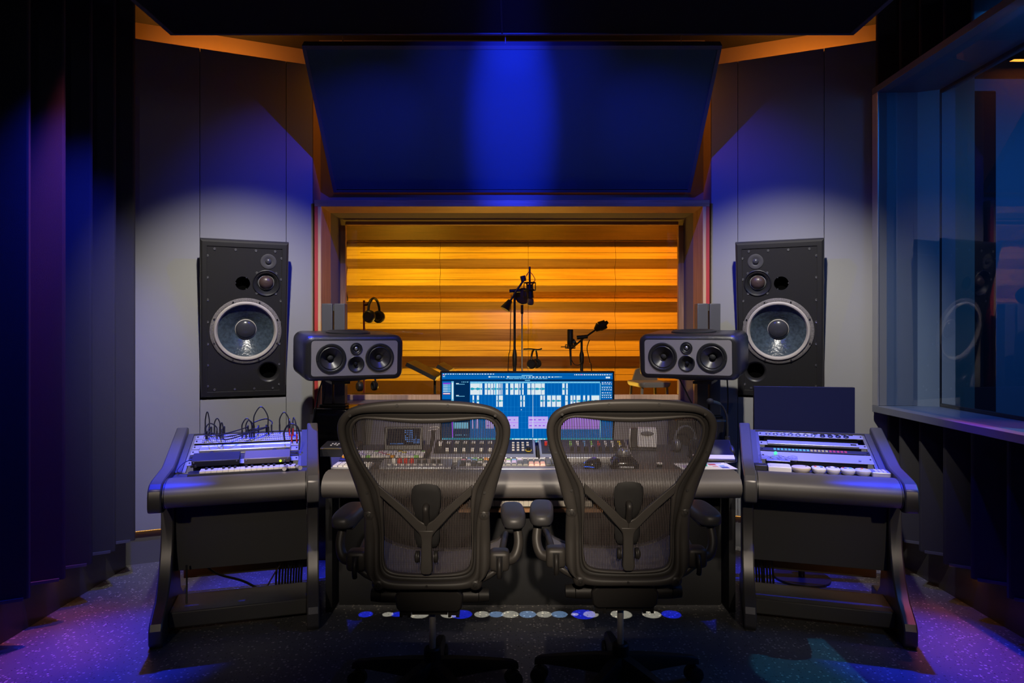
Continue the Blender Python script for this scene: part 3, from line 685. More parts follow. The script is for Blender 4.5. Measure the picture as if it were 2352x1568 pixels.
# polygon of the opening for the strands
INF = [loc(b.x, b.y) for b in catmull([(a, b, 0) for a, b in INN], 6)]
def span(x):
    x = abs(x); zs_ = []
    for p, q in zip(INF[:-1], INF[1:]):
        if (p.x-x)*(q.x-x) <= 0 and abs(p.x-q.x) > 1e-9:
            t = (x-p.x)/(q.x-p.x); zs_.append(p.z+(q.z-p.z)*t)
    return sorted(zs_)
def make_chair(label):
    r = thing('office_chair', label, 'chair', (-0.278, CY, 0), (0, 0, 0), 'mesh-backed office chairs at the desk')
    mb = MB(); ring_loft(mb, A, lerp2(A, B, 0.56), 0.019, 0.0, 14, 0.75)
    fr = mb.build('back_frame', AER, r, ang=1.2)
    mb = MB(); ring_loft(mb, lerp2(A, B, 0.48), lerp2(A, B, 0.84), 0.007, 0.008, 10, 0.8)
    mb.build('back_channel', AERD, fr, ang=1.2)
    mb = MB(); ring_loft(mb, lerp2(A, B, 0.78), lerp2(A, B, 1.03), 0.010, 0.005, 12, 0.9)
    mb.build('back_rim', AER, fr, ang=1.2)
    for x, y in ((189, 97), (540, 172), (572, 460), (438, 745), (0, 1443)):
        for s in ((-1, 1) if x else (1,)):
            p = loc(s*x, y); mb = MB(); mb.cyl((p.x, p.y-0.018, p.z), (p.x, p.y-0.0205, p.z), 0.0045, n=10); mb.build('screw', AERD, fr)
    # woven strands
    mb = MB(); n = 89; wd = 0.0027
    for k in range(n):
        x = -0.2365+0.473*k/(n-1)
        sp = span(x)
        if len(sp) < 2: continue
        pairs = [(sp[0], sp[-1])] if len(sp) < 4 else [(sp[0], sp[1]), (sp[2], sp[3])]
        for z0, z1 in pairs:
            m = 14; rings = []
            for j in range(m+1):
                z = z0-0.004+(z1-z0+0.008)*j/m; y = yb(z)+0.010
                rings.append([(x-wd/2, y, z), (x, y-0.0008, z), (x+wd/2, y, z), (x, y+0.0008, z)])
            mb.rings(rings)
    ms = mb.build('back_mesh', MESHM, r)
    # horizontal picks of the weave, fine
    mb = MB()
    z = 0.475
    while z < 0.985:
        hw = None
        for p, q in zip(INF[:-1], INF[1:]):
            if (p.z-z)*(q.z-z) <= 0 and p.x > 0.02: hw = max(hw or 0, p.x)
        if hw:
            y = yb(z)+0.0105; mb.quad((-hw, y, z-0.0003), (hw, y, z-0.0003), (hw, y, z+0.0003), (-hw, y, z+0.0003))
        z += 0.006
    mb.build('weave_threads', MESHM, ms)
    # lumbar pads in front of the mesh, seen through it
    def padshape(name, pts, dy, th, mt):
        m2 = MB(); rings = []
        Pn = [loc(x, y, dy) for x, y in pts]
        c = sum(Pn, Vector())/len(Pn)
        full = Pn+[Vector((-p.x, p.y, p.z)) for p in Pn[::-1]]
        full = [Vector(p) for p in full]
        rings = [[c.lerp(p, f)+Vector((0, o*th, 0)) for p in full] for f, o in ((0.05, -1), (0.6, -0.95), (0.9, -0.6), (1, 0), (0.9, 0.6), (0.05, 1))]
        m2.rings(rings); return m2.build(name, mt, r, ang=1.0)
    padshape('lumbar_pad', [(30, 688), (85, 700), (110, 735), (114, 780), (105, 860), (85, 925), (55, 960), (20, 972)], -0.006, 0.006, PADM)
    padshape('sacral_pad', [(20, 985), (70, 995), (95, 1030), (98, 1075), (88, 1130), (70, 1160), (20, 1168)], -0.006, 0.006, PADM)
    # Y spine
    YO = -0.022
    mb = MB()
    def ribbon(pts, th=0.006):
        rg = []
        for (x0, y0), (x1, y1) in pts:
            a = loc(x0, y0, YO); b = loc(x1, y1, YO)
            rg.append([a+Vector((0, -th, 0)), b+Vector((0, -th, 0)), b+Vector((0, th, 0)), a+Vector((0, th, 0))])
        mb.rings(rg)
    for s in (1, -1):
        ribbon([((s*352, 695), (s*345, 775)), ((s*300, 740), (s*300, 815)), ((s*200, 825), (s*200, 905)), ((s*110, 905), (s*110, 1000)), ((s*55, 960), (s*60, 1055)), ((s*20, 980), (s*38, 1090)), ((0, 984), (0, 1100))])
    ribbon([((-60, 1035), (60, 1035)), ((-44, 1075), (44, 1075)), ((-38, 1120), (38, 1120)), ((-40, 1250), (40, 1250)), ((-46, 1320), (46, 1320)), ((-40, 1350), (40, 1350)), ((-20, 1364), (20, 1364))], 0.010)
    yspine = mb.build('back_spine', AER, r, bevel=0.003, ang=0.8)
    m2 = MB(); ps = [loc(0, y, YO) for y in (860, 930, 990)]
    m2.tube([ps[0]+Vector((0, 0.012, 0)), ps[0]+Vector((0, -0.006, -0.006)), ps[1]+Vector((0, -0.004, 0)), ps[2]+Vector((0, 0.004, 0))], 0.011, n=10)
    m2.build('spine_hook', AERD, yspine)
    for s in (-1, 1):
        m2 = MB(); p = loc(s*68, 1232, YO); m2.cyl((p.x-0.006, p.y, p.z), (p.x+0.006, p.y, p.z), 0.018, n=16); m2.ell((p.x+s*0.002, p.y-0.010, p.z), (0.008, 0.010, 0.018), 12, 8)
        m2.build('adjuster_knob', AERD, yspine)
    # side brackets with bolts
    for s in (-1, 1):
        mb = MB()
        pts = [(430, 900), (430, 1000), (430, 1150), (428, 1330), (405, 1400), (362, 1435)]
        rg = []
        for k, (x, y) in enumerate(catmull([(a, b, 0) for a, b in pts], 4)[i].to_2d() for i in range((len(pts)-1)*4+1)):
            c = loc(s*x, y, -0.006)
            w_ = 0.0185
            d2 = Vector((w_, 0, 0)) if k < 13 else Vector((w_*0.85, 0, w_*0.55*s))
            rg.append([c+d2*math.cos(2*PI*q/14)+Vector((0, 0.017*math.sin(2*PI*q/14), 0)) for q in range(14)])
        mb.rings(rg)
        p0 = loc(s*430, 915, -0.006); mb.ell(p0, (0.0195, 0.018, 0.024), 16, 10)
        p1 = loc(s*362, 1437, -0.006); mb.ell(p1, (0.023, 0.016, 0.021), 16, 10)
        bk = mb.build('back_bracket', AER, r, ang=1.2)
        for p in (p0, p1): m2 = MB(); m2.lathe([(0.0085, 0), (0.0085, 0.003), (0.005, 0.0035), (0.004, 0.001), (0.001, 0.001)], (p.x, p.y-0.0165, p.z), AXF, 16); m2.build('bolt', AERD, bk)
        # arm: housing, lever, post, pad
        h = loc(s*535, 1262, 0.02)
        mb = MB(); mb.ell((h.x, h.y+0.01, h.z), (0.034, 0.032, 0.034), 28, 14, 0.42)
        ah = mb.build('arm_clamp', AER, r, ang=1.2)
        MB().b2((h.x-0.011, h.y-0.024, h.z-0.030), (h.x+0.011, h.y-0.0215, h.z+0.020)).build('lever_slot', BLACKM, ah)
        MB().tube([(h.x, h.y-0.020, h.z+0.012), (h.x, h.y-0.034, h.z-0.005), (h.x, h.y-0.036, h.z-0.032), (h.x, h.y-0.030, h.z-0.046)], 0.0085, n=10).build('lever', AERD, ah)
        mb = MB()
        bx = s*0.296
        pts = [(h.x+s*0.012, h.y+0.005, h.z), (bx-s*0.012, h.y+0.015, h.z+0.005), (bx+s*0.004, h.y+0.03, h.z+0.045), (bx-s*0.002, h.y+0.05, h.z+0.10), (bx-s*0.008, h.y+0.07, 0.628)]
        P = catmull(pts, 6)
        mb.tube(pts, [0.020, 0.0125], n=12)
        mb.build('arm_post', AER, r, ang=1.2)
        MB().b2((s*0.283-0.03, h.y+0.02, 0.622), (s*0.283+0.03, h.y+0.16, 0.632)).build('pad_plate', AERD, r, bevel=0.004)
        mb = MB(M=Matrix.Translation((s*0.281, h.y+0.085, 0.655)) @ Matrix.Rotation(s*math.radians(3), 4, 'Z'))
        mb.ell((0, 0, 0), (0.0418, 0.116, 0.028), 36, 14, 0.62)
        mb.build('arm_pad', ARMPAD, r, ang=1.5)
    # seat
    mb = MB(); G = []
    nx, ny = 16, 14
    for j in range(ny+1):
        v = j/ny; y = -0.115+0.44*v
        row = []
        for i in range(nx+1):
            u = -1+2*i/nx
            hw = 0.255-0.02*(1-v)**2-0.03*max(0, v-0.8)
            z = 0.455+0.075*abs(u)**4*(0.6+0.4*math.sin(PI*min(v*1.1, 1)))-0.05*max(0, v-0.75)**1.5*4-0.015*math.cos(u*PI/2)
            row.append(Vector((u*hw, y, z)))
        G.append(row)
    top = [p for row in G for p in row]; bot = [p-Vector((0, 0, 0.006)) for p in top]
    W_ = nx+1; fs = []
    nT = len(top)
    for j in range(ny):
        for i in range(nx):
            a = j*W_+i; fs.append((a, a+1, a+W_+1, a+W_)); fs.append((nT+a+W_, nT+a+W_+1, nT+a+1, nT+a))
    edge = [i for i in range(W_)]+[j*W_+nx for j in range(1, ny+1)]+[ny*W_+i for i in range(nx-1, -1, -1)]+[j*W_ for j in range(ny-1, 0, -1)]
    for a, b in zip(edge, edge[1:]+edge[:1]): fs.append((b, a, nT+a, nT+b))
    mb.add(top+bot, fs)
    st = mb.build('seat', SEATM, r, ang=1.0)
    mb = MB(); P = [top[i] for i in edge]
    rg = []
    for i, p in enumerate(P):
        d = (P[(i+1) % len(P)]-P[i-1]).normalized(); x, y = frame_of(d)
        rg.append([p+(x*math.cos(2*PI*k/10)+y*math.sin(2*PI*k/10))*0.012 for k in range(10)])
    mb.rings(rg, loop=True); mb.build('seat_rim', AER, st, ang=1.5)
    # tilt mechanism, column, base
    mb = MB(); mb.prism([(-0.11, 0.358), (-0.095, 0.345), (0.095, 0.345), (0.11, 0.358), (0.115, 0.40), (0.09, 0.425), (-0.09, 0.425), (-0.115, 0.40)], -0.10, 0.14, 'y')
    tm = mb.build('tilt_mechanism', AERD, r, bevel=0.006)
    for s in (-1, 1):
        m2 = MB(); m2.cyl((s*0.112, -0.06, 0.39), (s*0.165, -0.06, 0.39), 0.026, 0.025, 18); m2.cyl((s*0.167, -0.06, 0.39), (s*0.20, -0.06, 0.39), 0.025, 0.021, 18)
        m2.build('tilt_knob', AERD, tm)
    for s in (-1, 1):
        m2 = MB()
        for dx in (0.068, 0.095): m2.b2((s*dx-0.005, -0.09, 0.325), (s*dx+0.005, -0.05, 0.348))
        m2.b2((s*0.0815-0.0135, -0.085, 0.330), (s*0.0815+0.0135, -0.06, 0.346)); m2.build('spring_clip', AERD, tm)
    MB().b2((-0.06, -0.08, 0.33), (0.06, 0.08, 0.346)).build('bottom_cover', AERD, tm)
    MB().cyl((0, 0, 0.15), (0, 0, 0.346), 0.0115, n=24).build('gas_column', CHROME, r)
    mb = MB().lathe([(0.012, 0.183), (0.024, 0.185), (0.029, 0.180), (0.031, 0.145), (0.034, 0.10), (0.030, 0.055), (0.012, 0.05)], n=28)
    mb.build('column_sleeve', AERD, r)
    for k in range(5):
        a = math.radians(90+72*k); d = Vector((math.cos(a), math.sin(a), 0)); q = Vector((-d.y, d.x, 0))
        rg = []
        for rr_, w_, zt, zb in ((0.02, 0.028, 0.145, 0.075), (0.08, 0.026, 0.138, 0.080), (0.17, 0.022, 0.122, 0.080), (0.25, 0.018, 0.106, 0.078), (0.297, 0.016, 0.096, 0.072), (0.313, 0.012, 0.086, 0.066)):
            c = d*rr_
            rg.append([c+q*w_*1.1+Vector((0, 0, zb)), c+q*w_+Vector((0, 0, (zt*0.7+zb*0.3))), c+q*w_*0.6+Vector((0, 0, zt)), c-q*w_*0.6+Vector((0, 0, zt)), c-q*w_+Vector((0, 0, (zt*0.7+zb*0.3))), c-q*w_*1.1+Vector((0, 0, zb))])
        lg = MB().rings(rg).build('base_arm', AERD, r, ang=0.8)
        c = d*0.298
        cs = MB().cyl((c.x, c.y, 0.05), (c.x, c.y, 0.078), 0.008, n=10); 
        for s in (-1, 1):
            n0 = c+q*s*0.006; n1 = c+q*s*0.026
            cs.rings([[p+(d*math.cos(2*PI*m/20)+Vector((0, 0, 1))*math.sin(2*PI*m/20))*R_+Vector((0, 0, 0.029)) for m in range(20)] for p, R_ in ((n0, 0.026), (n0+q*s*0.002, 0.029), (n1-q*s*0.004, 0.029), (n1, 0.022))])
        cs.build('caster', AERD, r, ang=0.6)
    return r
ch = make_chair('graphite mesh office chair on the left, in front of the fader panel')
c2 = copy_tree(ch, 'graphite mesh office chair on the right, in front of the mouse and trackball')
c2.location = (0.384, CY+0.033, 0)
# ============================================================ GEAR ON THE MAIN DESK
DKZ = DZ+0.0005
# wide display with an audio editor on it
MW, MH = 0.893, 0.366
mo = thing('computer_monitor', 'wide computer display showing blue audio editing tracks behind the chairs', 'monitor', (0.0787, 3.50, DKZ))
zb = 0.719-DKZ
MB().b2((-MW/2, 0.004, zb), (MW/2, 0.035, zb+MH)).build('housing', BLACK, mo, bevel=0.004)
MB().b2((-MW/2, 0.0, zb), (MW/2, 0.0035, zb+MH)).build('bezel', BLACKG, mo, bevel=0.001)
mb = MB(); mb.prism(rrect(0.26, 0.2, 0.03), 0.0, 0.012, 'z'); mb.v = [Vector((p.x, p.y+0.10, p.z)) for p in mb.v]; mb.b2((-0.035, 0.0355, 0.012), (0.035, 0.055, zb+0.12))
mb.build('stand', SILV, mo)
UI = [emis('ui_'+n, c, s) for n, c, s in (('navy', (0.0, 0.022, 0.09), 1), ('blue', (0.0, 0.115, 0.44), 1), ('grid', (0.01, 0.23, 0.62), 1), ('white', (0.70, 0.80, 0.86), 1), ('teal', (0.01, 0.33, 0.48), 1), ('light', (0.18, 0.55, 0.80), 1),
      ('lilac', (0.50, 0.42, 0.86), 1), ('purple', (0.26, 0.05, 0.72), 1), ('violet', (0.48, 0.20, 0.95), 1), ('black', (0.0, 0.008, 0.03), 1), ('red', (0.7, 0.08, 0.12), 1), ('green', (0.1, 0.6, 0.2), 1), ('pink', (0.8, 0.15, 0.6), 1), ('cyan', (0.05, 0.6, 0.9), 1))]
U = {n: i for i, n in enumerate(('navy', 'blue', 'grid', 'white', 'teal', 'light', 'lilac', 'purple', 'violet', 'black', 'red', 'green', 'pink', 'cyan'))}
ui = MB()
ux = lambda c: -MW/2+(c-160)/(2198-160)*MW
uz = lambda c: zb+MH-(c-110)/(955-110)*MH
def R(x0, y0, x1, y1, col, lay=1):
    y = -0.0004-0.0003*lay; ui.cur = U[col]
    ui.quad((ux(x0), y, uz(y1)), (ux(x1), y, uz(y1)), (ux(x1), y, uz(y0)), (ux(x0), y, uz(y0)))
rnd = random.Random(3)
R(180, 130, 2178, 940, 'navy', 0)
R(180, 130, 2178, 158, 'blue')
R(180, 160, 2178, 228, 'teal' if False else 'blue', 1); R(180, 205, 2178, 228, 'navy', 2)
def dashes(x0, x1, y0, y1, col='white', mn=8, mx=26, gap=8, lay=3):
    x = x0
    while x < x1:
        w = rnd.uniform(mn, mx); R(x, y0, min(x+w, x1), y1, col, lay); x += w+gap
dashes(192, 790, 138, 148, gap=12); dashes(1728, 2160, 145, 157, mn=8, mx=20, gap=10)
R(1805, 144, 1818, 156, 'pink', 4)
for x, c in ((188, 'red'), (200, 'pink'), (212, 'green')): R(x, 150, x+9, 159, c, 4)
R(1112, 154, 1240, 164, 'light', 3)
R(725, 168, 745, 184, 'white', 4); dashes(750, 830, 170, 182, 'light', 10, 20, 3); dashes(835, 925, 172, 182, 'white', 10, 25, 14); R(940, 168, 965, 184, 'white', 4); dashes(968, 1150, 170, 184, 'light', 14, 22, 3)
dashes(1165, 1500, 172, 184, 'white', 10, 30, 14); R(1500, 173, 1585, 181, 'light', 3); R(1495, 174, 1550, 179, 'white', 4)
dashes(930, 1420, 193, 201, 'light', 20, 60, 8); R(1150, 214, 1210, 222, 'light', 3)
R(2096, 174, 2120, 194, 'white', 3); R(2122, 174, 2146, 194, 'white', 3); R(190, 166, 216, 178, 'light', 3)
# left list
R(183, 228, 284, 440, 'blue', 1)
R(192, 246, 282, 260, 'purple', 2)
for y in (272, 291, 310, 329, 348):
    R(192, y-5, 282, y+6, 'light', 2); R(196, y-2, 245, y+3, 'white', 3)
R(192, 366, 276, 384, 'red', 2); R(196, 368, 272, 378, 'white', 3)
R(183, 440, 284, 900, 'navy', 2)
R(290, 228, 318, 895, 'light', 1); R(296, 245, 312, 440, 'white', 2)
R(320, 228, 498, 900, 'navy', 1)
for y in (250, 392): R(345, y, 378, y+8, 'white', 3); R(345, y+10, 446, y+16, 'light', 3)
dashes(410, 495, 232, 242, 'light', 8, 20, 10)
# arrange area
R(505, 228, 2032, 900, 'blue', 1)
R(510, 233, 2030, 250, 'light', 2)
for k in range(36): R(512+k*43, 234, 514+k*43, 249, 'teal', 3)
for k in range(36): R(511+k*43, 250, 513.5+k*43, 890, 'grid', 2)
for y in (388, 532, 586, 645, 715, 788): R(505, y-1, 2030, y+1, 'grid', 2)
r1 = [(512,652),(680,708),(716,746),(752,780),(788,842),(850,862),(868,876),(884,890),(925,955),(978,1018),(1030,1075),(1084,1100),(1118,1136),(1178,1215),(1225,1262),(1268,1340),(1345,1382),(1587,1615),(1632,1652)]
r2 = [(537,556),(587,614),(815,833),(845,892),(1096,1114),(1130,1150),(1330,1356),(1365,1385),(1410,1455),(1466,1511),(1521,1573),(1622,1652),(1683,1708),(1718,1741),(1753,1800),(1831,1856),(1880,1906),(1928,2020)]
def wave(x0, x1, yc, amp, col, step=5, lay=5):
    x = x0+2
    while x < x1-3:
        a = amp*(0.25+0.75*abs(math.sin(x*0.05))*rnd.uniform(0.5, 1)); R(x, yc-a, x+step, yc+a, col, lay); x += step
for a, b in r1: R(a, 250, b, 387, 'white', 3); R(a, 250, b, 256, 'light', 4); wave(a, b, 318, 17, 'teal')
R(622, 252, 627, 386, 'light', 4); R(800, 252, 818, 386, 'light', 4)
for a, b in r2: R(a, 393, b, 530, 'white', 3); R(a, 393, b, 399, 'light', 4); wave(a, b, 459, 14, 'teal')
for a, b in ((535, 548), (580, 602), (688, 782), (945, 1075), (1190, 1420)):
    R(a, 645, b, 788, 'lilac', 3); R(a, 645, b, 650, 'violet', 4); R(a, 715, b, 721, 'violet', 4)
    for yc in (684, 754):
        x = a+12
        while x < b-30: w = rnd.uniform(12, 40); R(x, yc-6, min(x+w, b-5), yc+5, 'purple', 5); x += w+rnd.uniform(15, 40)
R(1500, 645, 2025, 795, 'violet', 3)
for k in range(40): R(1505+k*13, 650, 1508+k*13, 790, 'lilac', 4)
R(290, 645, 312, 890, 'purple', 3); R(322, 715, 492, 788, 'light', 3); dashes(330, 490, 860, 868, 'light', 10, 30, 10)
R(1241, 250, 1246, 890, 'white', 6)
R(1104, 558, 1112, 570, 'white', 7)
R(2028, 250, 2036, 895, 'light', 3)
# right inspector
R(2040, 228, 2172, 895, 'blue', 1)
for y in (238, 256, 300, 325, 360, 392, 415): dashes(2050, 2165, y, y+9, 'white', 8, 22, 12)
for y in (288, 384): R(2045, y, 2165, y+3, 'light', 3)
# transport and dock
R(180, 900, 2178, 928, 'teal', 1); dashes(1000, 1390, 906, 922, 'white', 14, 60, 10); dashes(185, 300, 906, 918, 'light', 8, 16, 8)
R(640, 930, 1720, 953, 'black', 2)
x = 650
for k in range(40):
    R(x, 932, x+18, 950, ('light', 'white', 'cyan', 'blue', 'pink', 'green', 'light', 'white')[k % 8], 3); x += 26
ui.build('screen', UI, mo, smooth=False)

# ---- fader panels
def wedge(w, d, h0, h1):
    return MB().prism([(0, 0), (d, 0), (d, h1), (0.012, h0), (0, h0-0.008)], -w/2, w/2, 'x')
def fader_panel(x, w, label, right):
    r = thing('fader_panel', label, 'mixing console', (x, 3.287, DKZ), (0, 0, 0), 'silver fader panels in front of the display')
    wedge(w, 0.20, 0.034, 0.082).build('body', SILV, r, bevel=0.002)
    t = math.atan2(0.048, 0.188); M = Matrix.Translation((0, 0.012, 0.0345)) @ Matrix.Rotation(t, 4, 'X')
    MB(M=M).b2((-w/2+0.012, 0.018, 0), (w/2-0.012, 0.186, 0.0015)).build('control_surface', BLACK if not right else mat('dark_panel', (0.03, 0.03, 0.032), 0.5), r)
    n = 8
    fx = [(-w/2+0.035+k*0.042) for k in range(n)] if not right else [(-w/2+0.16+k*0.035) for k in range(8)]
    if not right:
        for k, x0 in enumerate(fx):
            MB(M=M).b2((x0-0.0012, 0.035, 0.0016), (x0+0.0012, 0.135, 0.0022)).build('fader_slot', BLACKM, r)
            y0 = 0.115 if k == 0 else 0.05
            f = MB(M=M); f.prism([(y0-0.011, 0.0023), (y0+0.011, 0.0023), (y0+0.009, 0.014), (y0+0.002, 0.011), (y0-0.002, 0.011), (y0-0.009, 0.014)], x0+0.001-0.0075, x0+0.001+0.0075, 'x')
            f.build('fader_cap', WHITE, r, smooth=False)
            for j, (dx, dy) in enumerate(((0.014, 0.155), (0.014, 0.142), (0.0, 0.155), (0.0, 0.142))):
                MB(M=M).b2((x0-0.004+dx-0.007, dy-0.004, 0.0016), (x0+0.004+dx-0.007, dy+0.004, 0.006)).build('button', CM['white'], r)
        x0 = w/2-0.060
        for j in range(4):
            for i in range(4):
                if (i, j) != (3, 0): MB(M=M).b2((x0-0.05+i*0.024-0.006, 0.055+j*0.03-0.004, 0.0016), (x0-0.05+i*0.024+0.006, 0.055+j*0.03+0.004, 0.006)).build('button', CM['white'], r)
        kb = MB(M=M).cyl((x0+0.025, 0.055, 0.0016), (x0+0.025, 0.055, 0.022), 0.011, 0.010).build('knob', BLACK, r)
        MB(M=M).torus((x0+0.025, 0.055, 0.003), 0.0145, 0.0015).build('knob_ring', CM['yellow'], kb)
    else:
        cols = ['green', 'white', 'blue', 'green', 'red', 'white', 'white', 'yellow']
        for k, x0 in enumerate(fx):
            for j in range(3):
                c = cols[k] if j else ('white' if k % 2 else cols[k])
                MB(M=M).b2((x0-0.006, 0.10+j*0.027-0.005, 0.0016), (x0+0.006, 0.10+j*0.027+0.005, 0.007)).build('button', CM[c], r)
            MB(M=M).cyl((x0, 0.055, 0.0016), (x0, 0.055, 0.024), 0.010, 0.0085).build('knob', BLACK, r)
        for k, x0 in enumerate((-w/2+0.05, -w/2+0.085)):
            for j in range(4): MB(M=M).b2((x0-0.006, 0.05+j*0.03-0.004, 0.0016), (x0+0.006, 0.05+j*0.03+0.004, 0.006)).build('button', CM['white' if k else 'dark'], r)
        MB(M=M).cyl((-w/2+0.035, 0.12, 0.0016), (-w/2+0.035, 0.12, 0.02), 0.008).build('knob', RED, r)
    return r
fader_panel(-0.14, 0.512, 'silver panel of eight white faders in front of the display', False)
fader_panel(0.357, 0.446, 'silver panel of coloured buttons and black knobs in front of the display', True)
tag(MB().b2((0.1205, 3.30, DKZ), (0.1305, 3.44, DKZ+0.06)).build('card_reader', BLACKM, bevel=0.002), 'narrow dark block between the two silver panels', 'card reader')
# ---- coloured editing keyboard
kb = thing('computer_keyboard', 'keyboard with rainbow coloured keycaps and silver front edge between the chairs', 'keyboard', (-0.012, 3.122, DKZ))
KW = 0.490
wedge(KW, 0.145, 0.012, 0.022).build('base', SILV, kb, bevel=0.002)
t = math.atan2(0.010, 0.133); M = Matrix.Translation((0, 0.012, 0.0125)) @ Matrix.Rotation(t, 4, 'X')
names = ['dark', 'pink', 'lilac', 'blue', 'green', 'orange', 'yellow', 'salmon', 'white', 'red']
mats_ = [CM[n] for n in names]
pal = [['dark', 'white', 'dark', 'dark', 'white', 'dark', 'white', 'dark', 'dark', 'dark', 'dark', 'dark', 'salmon', 'salmon', 'salmon', 'dark', 'dark', 'dark'],
       ['dark', 'dark', 'dark', 'white', 'dark', 'white', 'dark', 'dark', 'white', 'lilac', 'dark', 'dark', 'salmon', 'salmon', 'salmon', 'dark', 'dark', 'dark'],
       ['dark', 'dark', 'dark', 'dark', 'dark', 'dark', 'dark', 'white', 'lilac', 'lilac', 'dark', 'dark', 'dark', 'dark', 'dark', 'dark', 'dark', 'dark'],
       ['pink', 'lilac', 'blue', 'green', 'orange', 'orange', 'yellow', 'pink', 'green', 'blue', 'lilac', 'dark', 'dark', 'dark', 'dark', 'dark', 'dark', 'dark'],
       ['dark', 'blue', 'green', 'dark', 'orange', 'yellow', 'white', 'pink', 'dark', 'dark', 'white', 'white', 'white', 'white', 'white', 'dark', 'dark', 'dark']]
for j in range(5):
    m = MB(M=M)
    for i in range(18):
        x = -KW/2+0.016+i*0.0265; y = 0.008+j*0.0235
        m.cur = names.index(pal[j][i])
        m.rings([[(x+a, y+b, z) for a, b in ((-0.0005, 0), (0.0245, 0), (0.0245, 0.0215), (-0.0005, 0.0215))] if z < 0.005 else [(x+a, y+b, z) for a, b in ((0.003, 0.004), (0.021, 0.004), (0.021, 0.0195), (0.003, 0.0195))] for z in (0.001, 0.011)])
    m.build('keycaps', mats_, kb, smooth=False)
# ---- monitor controller with red knobs
mc = thing('knob_controller', 'low silver controller with a row of red and black knobs behind the left chair', 'controller', (-0.445, 3.125, DKZ))
wedge(0.33, 0.12, 0.016, 0.028).build('body', SILV, mc, bevel=0.002)
for x, c in ((-0.105, 'white'), (-0.078, 'red'), (-0.049, 'red'), (-0.022, 'red'), (0.011, 'dark'), (0.04, 'dark'), (0.078, 'dark'), (0.105, 'dark')):
    MB().cyl((x, 0.055, 0.021), (x, 0.055, 0.042 if c != 'dark' else 0.036), 0.010, 0.0085, 16).build('knob', CM[c], mc)
for k in range(9): MB().b2((-0.13+k*0.03, 0.018, 0.016), (-0.115+k*0.03, 0.030, 0.0215)).build('button', CM['white'], mc)
# ---- silver keyboard, keypad
sk = thing('computer_keyboard', 'pale keyboard on a black base behind the red knob controller', 'keyboard', (-0.635, 3.335, DKZ))
wedge(0.42, 0.13, 0.012, 0.022).build('base', BLACK, sk, bevel=0.002)
M2 = Matrix.Translation((0, 0.012, 0.0125)) @ Matrix.Rotation(math.atan2(0.010, 0.118), 4, 'X')
for j in range(5):
    m = MB(M=M2)
    for i in range(17):
        m.cur = names.index('white' if (i+j) % 5 else ('orange', 'pink', 'green', 'lilac', 'yellow')[(i//2+j) % 5])
        m.b2((-0.2+i*0.0236, 0.004+j*0.022, 0.001), (-0.2+i*0.0236+0.0205, 0.004+j*0.022+0.0185, 0.009))
    m.build('keycaps', mats_, sk, smooth=False)
kp = thing('keypad', 'flat grey keypad at the left edge of the main desk', 'keyboard', (-0.742, 3.135, DKZ))
MB().b2((-0.09, 0, 0), (0.09, 0.11, 0.010)).build('base', SILV, kp, bevel=0.002)
m = MB()
for j in range(4):
    for i in range(7): m.b2((-0.083+i*0.0242, 0.008+j*0.025, 0.010), (-0.083+i*0.0242+0.020, 0.008+j*0.025+0.020, 0.015))
m.build('keycaps', CM['white'], kp, smooth=False)
# ---- small metering screen
ls = thing('meter_display', 'small tilted meter screen with blue readings behind the left chair', 'screen', (-0.573, 3.60, DKZ+0.0076), (math.radians(-14), 0, math.radians(4)))
MB().b2((-0.102, 0, 0.0), (0.102, 0.03, 0.125)).build('housing', BLACK, ls, bevel=0.004)
m = MB()
m.cur = 0; m.quad((-0.088, -0.0006, 0.026), (0.088, -0.0006, 0.026), (0.088, -0.0006, 0.114), (-0.088, -0.0006, 0.114))
m.cur = 1
for k in range(26):
    x = -0.07+k*0.0028; m.quad((x, -0.0010, 0.032), (x+0.0017, -0.0010, 0.032), (x+0.0017, -0.0010, 0.035+0.003*rnd.random()), (x, -0.0010, 0.035+0.002*rnd.random()))
for j in range(7):
    for i in range(4):
        if rnd.random() < 0.8: x = 0.006+i*0.011; z = 0.044+j*0.0095; m.quad((x, -0.001, z), (x+0.008, -0.001, z), (x+0.008, -0.001, z+0.0035), (x, -0.001, z+0.0035))
for j in range(4):
    for i in range(5): x = 0.053+i*0.0065; z = 0.036+j*0.006; m.quad((x, -0.001, z), (x+0.004, -0.001, z), (x+0.004, -0.001, z+0.003), (x, -0.001, z+0.003))
for j in range(5): z = 0.06+j*0.01; m.quad((0.064, -0.001, z), (0.067, -0.001, z), (0.067, -0.001, z+0.005), (0.064, -0.001, z+0.005))
m.build('screen', [emis('meter_dark', (0.004, 0.005, 0.012)), emis('meter_blue', (0.1, 0.3, 0.9), 1.0)], ls, smooth=False)
for k in range(7): MB().cyl((-0.07+k*0.0235, 0.0, 0.013), (-0.07+k*0.0235, -0.007, 0.013), 0.005, n=12).build('knob', BLACK, ls)
# ---- slim stand with bright top beside the screen
ps = thing('phone_stand', 'slim black stand with a bright curved top beside the small meter screen', 'stand', (-0.415, 3.52, DKZ), (0, 0, 0))
MB().prism(rrect(0.07, 0.06, 0.01), 0, 0.008, 'z').build('base', BLACK, ps)
MB().tube([(0, 0.0, 0.008), (0.004, 0.0, 0.06), (0.010, 0, 0.11), (0.012, 0, 0.125)], 0.010, n=10).build('stem', BLACK, ps)
mb = MB(); mb.tube([(-0.02, 0, 0.122), (0.005, 0, 0.126), (0.03, 0, 0.131), (0.038, 0, 0.138), (0.02, 0, 0.142), (-0.008, 0, 0.138)], 0.003, n=8); mb.build('top_hook', CHROME, ps)
